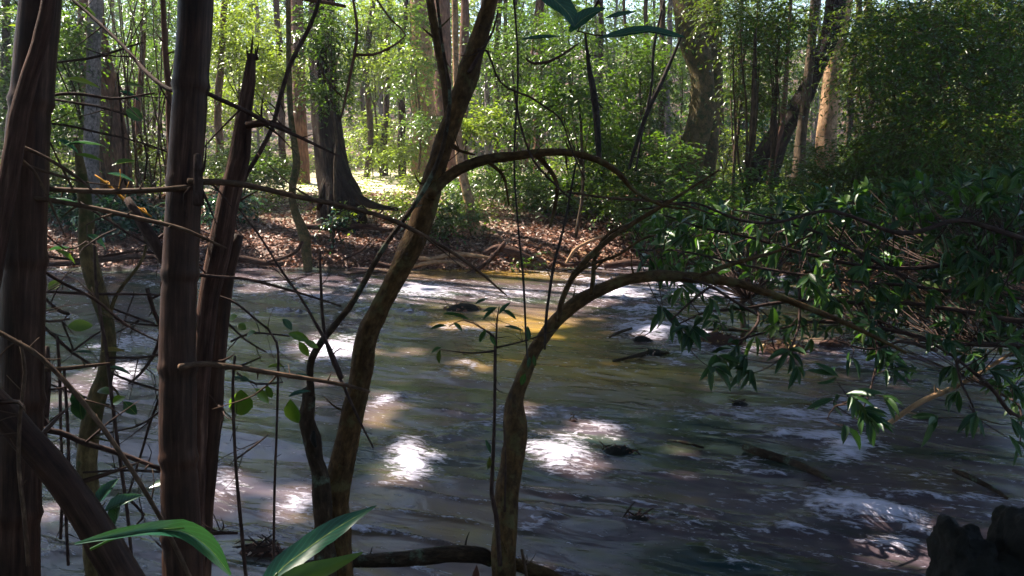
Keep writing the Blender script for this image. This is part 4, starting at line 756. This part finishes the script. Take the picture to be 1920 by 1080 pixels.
tall('tall_tree', 'hazy lavender grey trunk just right of the orange lit one', 'tree', [(828, -20, 30), (830, 100, 34), (832, 200, 38), (835, 280, 42)], 28, M['redbark'], seed=103)
tall('tall_tree', 'thin grey trunk close right of the slanting tree top', 'tree', [(872, -20, 16), (870, 110, 18), (868, 200, 19), (866, 275, 20)], 25, M['redbark'], seed=104)
tall('tall_tree', 'reddish straight trunk just left of the buttressed tree', 'tree', [(556, -20, 24), (558, 80, 25), (561, 180, 27), (563, 262, 28)], 24, M['redbark'], seed=105)
tall('tall_tree', 'stout brown trunk on the far bank between the two thick culms', 'tree', [(170, -20, 44), (178, 80, 48), (196, 180, 52), (212, 260, 54), (218, 335, 62)], 19, M['redbark'], seed=106, rough=.12, flute=.04)
tall('tall_tree', 'slim pale grey blotched trunk in front of the stout brown one at left', 'tree', [(180, -20, 26), (176, 60, 27), (174, 150, 27), (172, 240, 26), (172, 330, 28)], 14.5 + 2.5, M['graybark'], seed=107, wob=.02)
tall('mossy_tree', 'left of the twin curved mossy trunks, right of centre', 'tree', [(1285, -20, 50), (1296, 60, 52), (1314, 130, 48), (1316, 200, 46), (1303, 260, 50), (1285, 320, 60)], 17.5, M['mossbark'], seed=108, rough=.1)
tall('mossy_tree', 'right of the twin curved mossy trunks, right of centre', 'tree', [(1336, -20, 34), (1336, 100, 36), (1334, 200, 38), (1322, 320, 44)], 18.2, M['mossbark'], seed=109, rough=.1, wob=.05)
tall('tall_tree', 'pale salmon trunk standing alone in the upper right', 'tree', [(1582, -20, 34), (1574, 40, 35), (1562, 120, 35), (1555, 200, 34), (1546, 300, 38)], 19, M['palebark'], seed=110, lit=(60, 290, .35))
tall('leaning_tree', 'dark trunk leaning right across the pale salmon one', 'tree', [(1572, -20, 34), (1558, 60, 34), (1530, 130, 34), (1498, 195, 36), (1462, 250, 42), (1432, 322, 52)], 17.2, M['bigbark'], seed=111, rough=.14)
tall('thin_tree', 'thin brown stem in front of the dark leaning trunk', 'tree', [(1530, -20, 18), (1524, 60, 18), (1512, 180, 18), (1502, 260, 20), (1496, 345, 26)], 15.8, M['stem'], seed=112)
tall('thin_tree', 'thin curved stem crossing the dark leaning trunk at its left', 'tree', [(1478, 90, 7), (1472, 170, 9), (1466, 230, 11), (1456, 270, 12), (1444, 325, 13)], 16.2, M['redbark'], seed=113)
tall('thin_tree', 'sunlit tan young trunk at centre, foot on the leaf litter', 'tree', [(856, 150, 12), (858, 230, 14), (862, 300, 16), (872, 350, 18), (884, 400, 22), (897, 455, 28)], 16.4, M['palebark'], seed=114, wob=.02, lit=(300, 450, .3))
tall('liana', 'wavy stem rooted at the water edge left of the buttressed tree', 'liana', [(540, -20, 10), (541, 60, 10), (542, 140, 10), (545, 215, 11), (552, 270, 13), (556, 310, 14), (549, 345, 14), (548, 375, 13), (556, 405, 15), (570, 440, 20), (577, 498, 17)], 15.0, M['mossbark'], seed=115, wob=.0, sides=10)
for (lab, px, py0, py1, w0, w1, t) in [('slim dark trunk in the bright gap right of the buttressed tree', 722, -20, 255, 9, 12, 27), ('slim dark trunk left of the orange lit one in the bright gap', 752, 40, 258, 10, 14, 26), ('thin trunk between the slanting tree and the top broad leaves', 930, -20, 300, 9, 12, 24), ('grey thin trunk under the top broad leaves', 1006, -20, 300, 12, 14, 22),
        ('slim purple grey trunk left of the reddish straight one', 530, -20, 270, 12, 14, 27), ('thin pole trunk between ringed bamboo and broken snag', 412, -20, 330, 12, 16, 21), ('thin bent trunk at the left edge of the far forest', 20, -20, 330, 14, 18, 20), ('dark thin trunk just right of the stout brown one', 262, -20, 330, 10, 14, 20),
        ('dark upright thin trunk left of the twin mossy trunks', 1236, -20, 310, 10, 14, 21), ('thin grey trunk right of the pale salmon one', 1625, -20, 300, 12, 16, 22), ('thin trunk in the dark leaves at the right edge', 1884, -20, 330, 12, 16, 19), ('slim trunk in the leaves midway between salmon trunk and right edge', 1745, -20, 330, 12, 15, 20),
        ('slim dark trunk right of the twin mossy trunks', 1400, -20, 300, 9, 12, 23), ('thin trunk left of the grey thin one under the top broad leaves', 975, -20, 290, 7, 10, 28), ('thin dark trunk behind the club shaped hanging root', 1130, -20, 300, 9, 11, 26)]:
    dx = rng.uniform(-14, 14); tall('thin_tree', lab, 'tree', [(px + dx, py0, w0), (px + dx * .4 + rng.uniform(-6, 6), (py0 + py1) * .5, (w0 + w1) / 2), (px, py1, w1)], t, M[['stem', 'redbark', 'twig'][int(px) % 3]], seed=int(px), sides=8, wob=.08)

# thin forest poles behind everything: one built, the rest copied
pole = []
for k in range(4):
    th = thing('forest_pole', 'thin pole stemmed tree in the depth of the forest', 'tree', (0, 0, 0), 'thin pole trees deep in the forest')
    g = Geo(); bx, by = rng.normal(size=2) * .5
    tube(g, [[bx, by, 11, .03], [bx * .6, by * .4, 7, .05], [0, 0, 3, .06], [0, 0, -.5, .075]], 6, .5, .08, k, wob=.16, ns=.3); o = g.build('trunk', M[['stem', 'redbark', 'graybark', 'stem'][k]], th); pole.append((th, o))
polex = np.concatenate([rng.uniform(-60, 1980, 26), rng.uniform(860, 1260, 14), rng.uniform(190, 330, 6)])
LM = [(0, 'left of the stout brown trunk'), (215, 'between stout brown and reddish straight trunks'), (575, 'between buttressed tree and orange lit trunk'), (840, 'between slanting tree and top broad leaves'), (1100, 'between top broad leaves and twin mossy trunks'), (1330, 'between twin mossy trunks and salmon trunk'), (1560, 'right of the salmon trunk')]
first = set()
for px in polex:
    t = rng.uniform(24, 44); k = rng.integers(4); p = on_ground(px, t); zone = [s for x, s in LM if px >= x or x == 0][-1]
    th, o = pole[k]
    if k not in first: first.add(k); r = th
    else:
        r = th.copy(); COL.objects.link(r); c = o.copy(); COL.objects.link(c); c.parent = r
    r.location = [float(v) for v in p]; r.rotation_euler = (rng.normal() * .05, rng.normal() * .06, rng.random() * 6.28); s = rng.uniform(.6, 1.5); r.scale = (s, s, rng.uniform(.9, 1.3))
    r['label'] = 'thin pole tree deep in the forest, ' + zone; r['group'] = 'thin poles ' + zone

# ================================================================ understorey
def clump(name, label, cat, blobs, m, L, W, nl=8, droop=.4, ln=(.35, .7), detail=0, stem=True, group=None, lit=None, stemw=.02, mst='stem'):
    """blobs: (px, py, t, rx px, ry px, depth m, n sprays)"""
    b0 = blobs[0]; base = on_ground(b0[0], b0[2]); th = thing(name, label, cat, base, group)
    g = Geo(); gt = Geo(); gs = Geo()
    for (px, py, t, rx, ry, dz, n) in blobs:
        c = P(px, py, t); a, b = rx / F * t, ry / F * t
        n = int(n * 1.35); v = rdir(n) * (rng.random((n, 1)) ** .45); lump = fbm(v * 2.2 + px * .1, 3, 2); keep = lump > .40; v = v[keep]
        pos = c + v * np.array([a, dz, b]); d = unit(v * np.array([1, 1, .6]) + rng.normal(scale=.5, size=v.shape) + np.array([0, 0, .25]))
        gz = zg(pos[:, 0], pos[:, 1]); ok = pos[:, 2] > gz + .03; pos, d = pos[ok], d[ok]
        if len(pos) == 0: continue
        sprays(g, gt, pos - d * .15, d, rng.uniform(ln[0], ln[1], len(pos)), nl, L, W, detail, droop, .003)
        if stem and (px, py) == (b0[0], b0[1]):
            q = np.array([c[0] + rng.normal() * .1, c[1], float(zg(c[0], c[1])) - .1]) if c[2] < 9 else base
            mid = (q + c) / 2 + rng.normal(size=3) * .12
            tube(gs, [[*c, stemw * .5], [*mid, stemw * .8], [*q, stemw]], 6, .15, .1, int(px), wob=.05)
            for _ in range(4):
                e = c + rdir(1)[0] * np.array([a, dz, b]) * .7; tube(gs, [[*mid, stemw * .5], [*((mid + e) / 2 + rng.normal(size=3) * .05), stemw * .35], [*e, stemw * .15]], 5, .15, .1, 7, wob=.03)
    g.build('foliage', M[m], th); gt.build('twigs', M[mst], th)
    if gs.n: gs.build('stem', M[mst], th)
    return th
BU = 'bushes of the forest floor'
CL = [  # name, label, blobs, material, leaf L, W
 ('bush', 'dark rounded bush behind the slanting tree on the far bank', [(838, 408, 16.2, 62, 40, .6, 240), (880, 350, 18, 60, 24, .6, 120)], 'leafM', .10, .045),
 ('bush', 'sunlit bush between buttressed tree and slanting tree', [(745, 378, 17.6, 44, 16, .5, 90), (790, 340, 19, 40, 18, .6, 60)], 'leafY', .10, .045),
 ('bush', 'bright washed out bush at the back of the sunny gap', [(700, 255, 27, 60, 46, 1.2, 260), (745, 285, 25, 60, 22, 1., 140)], 'leafY', .13, .06),
 ('bush', 'green bush directly behind the arch of the slanting tree', [(950, 330, 19, 90, 38, 1., 300), (1010, 360, 18, 70, 26, .8, 160)], 'leafM', .10, .045),
 ('bush', 'green bush behind the hanging vines at centre right', [(1060, 358, 18, 80, 34, 1., 240), (1130, 330, 18.5, 80, 44, 1., 260)], 'leafM', .10, .045),
 ('bush', 'dark bush at the foot of the twin mossy trunks', [(1210, 370, 16.5, 90, 50, 1., 360), (1290, 400, 15.5, 90, 50, 1., 360)], 'leafM', .10, .042),
 ('bush', 'dark bush on the bank below the dark leaning trunk', [(1420, 400, 15.2, 100, 56, 1., 420), (1350, 450, 14.6, 80, 30, .6, 200)], 'leafM', .10, .042),
 ('bush', 'dark bush on the bank below the pale salmon trunk', [(1560, 400, 14.8, 110, 62, 1., 420), (1640, 440, 14., 80, 40, .8, 220)], 'leafN', .10, .042),
 ('bush', 'dark bush on the bank near the right edge', [(1740, 400, 14.5, 110, 66, 1., 420), (1880, 410, 14., 100, 66, 1., 360)], 'leafN', .10, .042),
 ('fern_clump', 'vivid sunlit fern right of the twin mossy trunks', [(1376, 268, 19.5, 34, 30, .5, 90)], 'leafY', .12, .035),
 ('bush', 'blue green bush behind the vivid sunlit fern', [(1420, 262, 22, 70, 40, 1., 260)], 'leafB', .10, .05),
 ('bush', 'low bush between pale salmon trunk and dark leaning trunk', [(1500, 290, 20, 60, 30, .8, 180)], 'leafM', .10, .045),
 ('bush', 'green bush right of the pale salmon trunk at its foot', [(1640, 300, 19, 80, 50, 1., 300)], 'leafM', .10, .045),
 ('bush', 'green bush behind the broken snag on the far bank', [(450, 300, 19.5, 70, 46, 1., 300), (505, 320, 19, 50, 30, .8, 140)], 'leafM', .10, .045),
 ('bush', 'small bush left of the wavy water edge stem', [(515, 335, 20, 34, 26, .6, 90)], 'leafY', .09, .04),
 ('bush', 'low broad leaved bush between ringed bamboo and the far litter slope', [(420, 380, 17.2, 46, 24, .6, 110)], 'leafB', .14, .07),
 ('bush', 'low broad leaved bush left of the ringed bamboo across the water', [(230, 400, 16.8, 70, 34, .7, 150), (140, 380, 17.5, 60, 34, .7, 130)], 'leafB', .16, .08),
 ('bush', 'shrubby growth behind the stout brown trunk', [(270, 300, 20, 60, 60, 1., 300)], 'leafN', .10, .04),
 ('bush', 'dim bush at the far left behind the thickest culm', [(60, 320, 18, 90, 70, 1., 360)], 'leafN', .11, .045),
 ('seedling', 'small bright seedling between the buttressed tree roots', [(648, 400, 15.9, 14, 9, .2, 16)], 'leafY', .09, .045),
 ('seedling', 'small seedling at the foot of the buttressed tree', [(625, 415, 15.7, 18, 12, .2, 20)], 'leafB', .10, .05),
 ('seedling', 'single lime seedling on the litter at centre right', [(985, 488, 14.9, 9, 9, .15, 7)], 'leafM', .10, .06)]
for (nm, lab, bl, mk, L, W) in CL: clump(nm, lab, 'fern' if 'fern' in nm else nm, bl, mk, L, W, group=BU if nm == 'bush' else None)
UT = 'understorey trees with leafy crowns'
CT = [
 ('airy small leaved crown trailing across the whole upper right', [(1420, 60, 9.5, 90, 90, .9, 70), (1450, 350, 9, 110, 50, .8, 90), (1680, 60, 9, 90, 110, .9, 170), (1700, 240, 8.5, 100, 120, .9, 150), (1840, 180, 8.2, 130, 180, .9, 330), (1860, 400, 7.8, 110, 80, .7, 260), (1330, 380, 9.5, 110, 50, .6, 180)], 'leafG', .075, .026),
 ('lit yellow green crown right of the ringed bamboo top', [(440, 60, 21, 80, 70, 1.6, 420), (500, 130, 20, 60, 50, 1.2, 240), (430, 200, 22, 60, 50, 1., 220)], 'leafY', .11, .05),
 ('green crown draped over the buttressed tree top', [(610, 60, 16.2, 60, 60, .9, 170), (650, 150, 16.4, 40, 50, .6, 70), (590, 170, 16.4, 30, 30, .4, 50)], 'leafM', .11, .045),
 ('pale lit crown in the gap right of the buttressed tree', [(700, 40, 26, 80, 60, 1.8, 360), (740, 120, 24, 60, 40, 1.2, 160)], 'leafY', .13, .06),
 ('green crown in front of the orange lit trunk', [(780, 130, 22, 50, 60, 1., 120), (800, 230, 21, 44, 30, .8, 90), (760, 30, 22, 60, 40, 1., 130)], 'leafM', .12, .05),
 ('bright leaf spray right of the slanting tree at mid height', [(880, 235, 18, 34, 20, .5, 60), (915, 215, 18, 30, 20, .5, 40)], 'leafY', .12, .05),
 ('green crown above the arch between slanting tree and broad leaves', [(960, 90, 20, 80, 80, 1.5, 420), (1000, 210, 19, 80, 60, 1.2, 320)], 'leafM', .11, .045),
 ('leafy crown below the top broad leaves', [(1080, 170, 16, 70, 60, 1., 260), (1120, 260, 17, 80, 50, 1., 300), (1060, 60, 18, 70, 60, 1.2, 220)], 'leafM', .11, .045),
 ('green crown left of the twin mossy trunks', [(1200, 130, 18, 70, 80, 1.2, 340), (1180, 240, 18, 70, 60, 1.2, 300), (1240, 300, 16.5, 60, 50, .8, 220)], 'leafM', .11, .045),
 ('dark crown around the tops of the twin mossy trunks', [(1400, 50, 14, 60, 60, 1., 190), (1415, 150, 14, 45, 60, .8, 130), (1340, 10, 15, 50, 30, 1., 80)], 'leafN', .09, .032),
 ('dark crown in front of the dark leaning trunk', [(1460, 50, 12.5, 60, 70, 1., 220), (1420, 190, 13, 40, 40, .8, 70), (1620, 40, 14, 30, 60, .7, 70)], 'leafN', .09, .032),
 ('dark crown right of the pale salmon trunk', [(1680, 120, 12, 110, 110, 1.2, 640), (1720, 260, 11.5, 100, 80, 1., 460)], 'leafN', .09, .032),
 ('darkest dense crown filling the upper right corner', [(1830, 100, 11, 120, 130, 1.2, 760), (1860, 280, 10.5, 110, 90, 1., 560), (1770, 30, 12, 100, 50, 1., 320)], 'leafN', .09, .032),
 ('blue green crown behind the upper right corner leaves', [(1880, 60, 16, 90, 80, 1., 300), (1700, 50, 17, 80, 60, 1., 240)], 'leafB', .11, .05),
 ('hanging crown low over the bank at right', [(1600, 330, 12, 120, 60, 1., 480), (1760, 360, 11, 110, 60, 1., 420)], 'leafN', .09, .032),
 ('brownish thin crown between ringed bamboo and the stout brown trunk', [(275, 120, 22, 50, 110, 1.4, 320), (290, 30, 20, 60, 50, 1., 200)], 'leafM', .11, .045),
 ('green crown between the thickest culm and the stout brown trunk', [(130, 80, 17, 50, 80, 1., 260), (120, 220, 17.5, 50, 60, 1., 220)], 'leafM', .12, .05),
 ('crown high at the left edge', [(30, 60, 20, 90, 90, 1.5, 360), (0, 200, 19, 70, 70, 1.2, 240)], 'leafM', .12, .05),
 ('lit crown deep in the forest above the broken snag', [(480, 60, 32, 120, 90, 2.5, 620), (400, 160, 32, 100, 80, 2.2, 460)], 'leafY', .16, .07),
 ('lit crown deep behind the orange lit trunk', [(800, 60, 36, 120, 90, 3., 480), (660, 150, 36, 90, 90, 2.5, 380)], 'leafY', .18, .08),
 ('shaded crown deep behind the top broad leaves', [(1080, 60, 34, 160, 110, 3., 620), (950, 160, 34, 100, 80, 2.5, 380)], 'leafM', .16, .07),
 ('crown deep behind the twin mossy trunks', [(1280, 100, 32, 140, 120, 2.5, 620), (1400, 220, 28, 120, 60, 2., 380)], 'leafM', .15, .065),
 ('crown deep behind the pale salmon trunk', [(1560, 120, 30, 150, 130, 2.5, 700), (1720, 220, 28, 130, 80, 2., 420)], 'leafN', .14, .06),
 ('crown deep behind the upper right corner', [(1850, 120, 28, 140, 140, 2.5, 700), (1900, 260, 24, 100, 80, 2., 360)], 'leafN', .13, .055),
 ('crown deep behind the stout brown trunk', [(180, 100, 30, 130, 120, 2.5, 620), (60, 180, 28, 120, 100, 2., 460)], 'leafM', .15, .065)]
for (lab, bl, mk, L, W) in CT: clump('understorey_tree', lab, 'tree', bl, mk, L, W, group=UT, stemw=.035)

# bamboo thicket of thin dry canes left
for k, px in enumerate(np.linspace(196, 332, 22)):
    t = rng.uniform(17.5, 21); b = on_ground(px, t); lean = rng.normal() * .5
    g = Geo(); tube(g, [[b[0] + lean * 1.6, b[1] + rng.normal() * .3, b[2] + 4.6, .010], [b[0] + lean * .6, b[1], b[2] + 2.4, .018], [b[0], b[1], b[2] - .1, .022]], 6, .15, .08, k, wob=.05)
    tag(g.build('dry_cane', M['tan'], None, loc=b), 'thin dry cane in the thicket between the stout brown trunk and the ringed bamboo', 'cane', 'dry canes left of the ringed bamboo')

# low herbs over the forest floor, beyond counting
n = 17000; x = rng.uniform(-1, 1, n); y = 17.6 + rng.random(n) ** 1.1 * 24; x = x * (y * .62); e = far_edge(x); lush = n2(x, y, .5, 91, 3)
k = (lush > .40) & ((pale(x, y) < .18) | (rng.random(len(x)) < .22)) & (y > e + 2.4 + 1.2 * (n2(x, y, 1.2, 8) - .3)); x, y, lush = x[k], y[k], lush[k]
b = np.stack([x, y, zg(x, y)], -1); g = Geo(); gt = Geo(); d = unit(np.stack([rng.normal(size=len(x)) * .6, rng.normal(size=len(x)) * .6, np.full(len(x), .9)], -1))
sprays(g, None, b, d, rng.uniform(.2, .75, len(x)) * (.6 + lush), 6, .11, .055, 0, .45)
g.build('ground_cover', M['leafY']) ; tag(bpy.data.objects['ground_cover'], 'low green herbs covering the forest floor beyond the far bank', None, kind='stuff')  # lighter leaf colour stands in for full sun on the herbs
# leaf litter on the bank
n = 60000; x = rng.uniform(-11, 11, n); y = far_edge(x) + rng.random(n) ** 1.3 * 6.5 - .05; z = zg(x, y) + rng.random(n) * .03
g = Geo(); d = rdir(n); d[:, 2] *= .25; leaves(g, np.stack([x, y, z], -1), d, rdir(n, 1.4), rng.uniform(.05, .13, n), rng.uniform(.025, .06, n), 0, curl=rng.uniform(-1, 2.5, n))
n = 2500; x = rng.uniform(-4, 3, n); y = rng.uniform(1.5, 4.2, n); k = y < near_edge(x); x, y = x[k], y[k]; d = rdir(len(x)); d[:, 2] *= .25
leaves(g, np.stack([x, y, zg(x, y) + .01], -1), d, rdir(len(x), 1.4), .09, .04, 1)
tag(g.build('leaf_litter', M['litter']), 'fallen brown and pinkish dead leaves carpeting the banks', None, kind='stuff')

# roots, fallen sticks along the far water edge
RO = [('pale root running along the water edge right of the slanting tree', [(775, 482, 7), (810, 486, 8), (850, 478, 9), (890, 480, 8), (925, 484, 5)], 14.9), ('second pale root just under the first at the water edge', [(770, 500, 6), (800, 494, 7), (850, 492, 7), (875, 500, 4)], 14.8), ('dark log lying on the bank left of the wavy stem', [(390, 492, 12), (430, 486, 14), (480, 490, 13), (530, 494, 10)], 15.0),
      ('dark branch leaning from the bank into the water at centre', [(950, 455, 9), (925, 480, 10), (900, 500, 10), (868, 520, 8)], 14.8), ('grey root loop at the water edge below centre right', [(1030, 500, 5), (1042, 490, 7), (1060, 498, 8), (1085, 494, 7), (1110, 484, 5)], 14.6), ('pale slanting root above the root loop', [(1060, 500, 5), (1080, 470, 6), (1120, 448, 5), (1150, 440, 4)], 14.6),
      ('long dark log at the water edge under the shrub', [(1130, 500, 12), (1200, 492, 14), (1290, 490, 14), (1360, 500, 10)], 14.2), ('half buried log across the litter slope below the buttressed tree', [(560, 420, 9), (610, 428, 12), (680, 426, 11), (735, 432, 7)], 15.9), ('thin root across the litter beside the wavy stem foot', [(500, 492, 5), (530, 484, 7), (556, 470, 8), (568, 452, 7)], 14.9),
      ('thin fallen stick on the litter below the buttressed tree', [(640, 492, 3), (665, 478, 4), (690, 458, 4), (700, 448, 3)], 15.0), ('low dark log at the far left water edge', [(90, 494, 10), (160, 488, 12), (240, 484, 11), (300, 482, 8)], 15.0), ('thin stick along the water edge below the buttressed tree', [(585, 512, 4), (640, 514, 6), (700, 508, 6), (745, 512, 4)], 14.7),
      ('brown root at the water edge between the two near trees', [(700, 492, 8), (730, 498, 9), (760, 494, 7)], 14.8), ('knotted dark root mass at the water edge right of the tan young trunk', [(905, 476, 8), (935, 466, 16), (965, 474, 18), (1000, 488, 10)], 15.0)]
for (lab, pts, t) in RO:
    path = pxp(pts, t); path = [[q[0], q[1], max(q[2], float(zg(q[0], q[1])) + q[3] * .3) if 'branch' not in lab else q[2], q[3]] for q in path]
    g = Geo(); tube(g, path, 9, .06, .15, int(pts[0][0]), wob=.04); nm = 'stump' if 'stump' in lab else ('log' if 'log ' in lab else ('root' if 'root' in lab else 'fallen_stick'))
    tag(g.build(nm, M['palebark'] if 'pale' in lab else M['deadwood'] if nm != 'stump' else M['mossbark'], None, loc=path[-1][:3]), lab, nm.replace('_', ' '))
for k in range(34):
    px = rng.uniform(380, 1180); py = rng.uniform(425, 500); q = G(px, py, .35); q[2] = float(zg(q[0], q[1])) + .03; dd = unit(np.array([rng.normal(), rng.normal() * .5, 0])) * rng.uniform(.2, .6)
    e = q + dd; e[2] = float(zg(e[0], e[1])) + .05; g = Geo(); tube(g, [[*q, .012], [*((q + e) / 2 + [0, 0, .03]), .014], [*e, .008]], 6, .1, .15, k, wob=.03)
    tag(g.build('fallen_stick', M['tan'], None, loc=q), 'short dry stick lying loose on the litter of the far bank', 'stick', 'sticks strewn over the far bank litter')

# the forest beyond, one mass
n = 19000; y = 38 + 46 * rng.random(n) ** 1.2; x = rng.uniform(-1, 1, n) * y * .75; z = rng.uniform(0, 1, n) ** 1.15 * (13) + zg(x, y)
k = fbm(np.stack([x * .18, y * .12, z * .22], -1), 44, 3) > .44; b = np.stack([x, y, z], -1)[k]; g = Geo()
sprays(g, None, b, rdir(len(b), .2), rng.uniform(1.0, 2.2, len(b)), 20, .27, .13, 0, .4); tag(g.build('far_forest', M['leafM']), 'sunlit depth of the forest reading as one leafy mass', None, kind='stuff')

n = 3000; x = rng.uniform(-18, 18, n); y = rng.uniform(-11, -3.5, n); z = rng.uniform(.3, 9, n); g = Geo()  # unseen leaf mass added behind the camera to cut sky light
k = fbm(np.stack([x * .3, y * .3, z * .3], -1), 45, 3) > .40; b = np.stack([x, y, z], -1)[k]
sprays(g, None, b, rdir(len(b), .1), rng.uniform(.8, 1.6, len(b)), 10, .34, .17, 0, .4); tag(g.build('sky_blocker_foliage', M['leafM']), 'unseen foliage added behind the viewer to block sky light', None, kind='stuff')
# ================================================================ the air: closed box round everything
bm = bmesh.new(); bmesh.ops.create_cube(bm, size=1.0); hm = bpy.data.meshes.new('haze'); bm.to_mesh(hm); bm.free()
hz = bpy.data.objects.new('haze', hm); COL.objects.link(hz); hz.scale = (200, 180, 42); hz.location = (0, 45, 17.5)
m, nt, out = mat('forest_air'); pv = nt.nodes.new('ShaderNodeVolumePrincipled'); pv.inputs['Color'].default_value = (.9, .93, 1, 1); pv.inputs['Density'].default_value = HAZE; pv.inputs['Anisotropy'].default_value = .5
nt.links.new(pv.outputs[0], out.inputs['Volume']); hm.materials.append(m); tag(hz, 'pale humid air of the forest', None, kind='stuff')
# ================================================================ unseen roof of leaves, added along the sun rays to shade and dapple
def cells(x0, x1, y0, y1, s):
    a, b = np.meshgrid(np.arange(x0, x1, s), np.arange(y0, y1, s)); p = np.stack([a.ravel(), b.ravel()], -1); return p + rng.uniform(-.5, .5, p.shape) * s
pts = []
for (x0, x1, y0, y1, s, L, h0, h1) in [(-12, 22, -3, 19, .14, .38, 15, 17.5), (-18, 20, 19, 46, .27, .6, 15, 18), (-20, -12, -3, 19, .3, .6, 15, 17), (-20, 26, -16, 1.5, .27, .6, 8, 12)]:
    c = cells(x0, x1, y0, y1, s); h = rng.uniform(h0, h1, len(c)) + 1.5 * (n2(c[:, 0], c[:, 1], .3, 66) - .5); k = h / S[2]
    pts.append(np.concatenate([np.stack([c[:, 0] + S[0] * k, c[:, 1] + S[1] * k, .3 + h], -1), np.full((len(c), 1), L)], 1))
pts = np.vstack(pts); pts = pts[~hole(pts[:, :3])]
bs = np.array([[b[0], b[1]] for _, b in TREES]); tp = bs - 0
own = np.argmin(((pts[:, None, :2] - bs[None]) ** 2).sum(-1) + np.array([0 if ('thin' not in t.name and 'liana' not in t.name) else 9 for t, _ in TREES])[None], 1)
for i, (th, b) in enumerate(TREES):
    q = pts[own == i]
    if len(q) == 0: continue
    d = rdir(len(q)); d -= S * (d @ S)[:, None] * .7; g = Geo(); leaves(g, q[:, :3] - unit(d) * q[:, 3:4] * .5, d, S + rng.normal(scale=.35, size=(len(q), 3)), q[:, 3], q[:, 3] * .75, 0)
    g.build('crown', M['shade_canopy'], th)  # this tree's share of the added shade roof
    # limbs reaching into the added crown
    g = Geo(); top = np.array([b[0], b[1], 9.0])
    for j in range(7):
        e = q[rng.integers(len(q)), :3]; tube(g, [[b[0], b[1], 7.5 + .3 * j, .06], [*((top + e) / 2), .045], [*e, .015]], 6, .4, .1, j, wob=.15)
    g.build('limbs', M['stem'], th)
print('shade_canopy', len(pts), 'objects', len(bpy.data.objects))
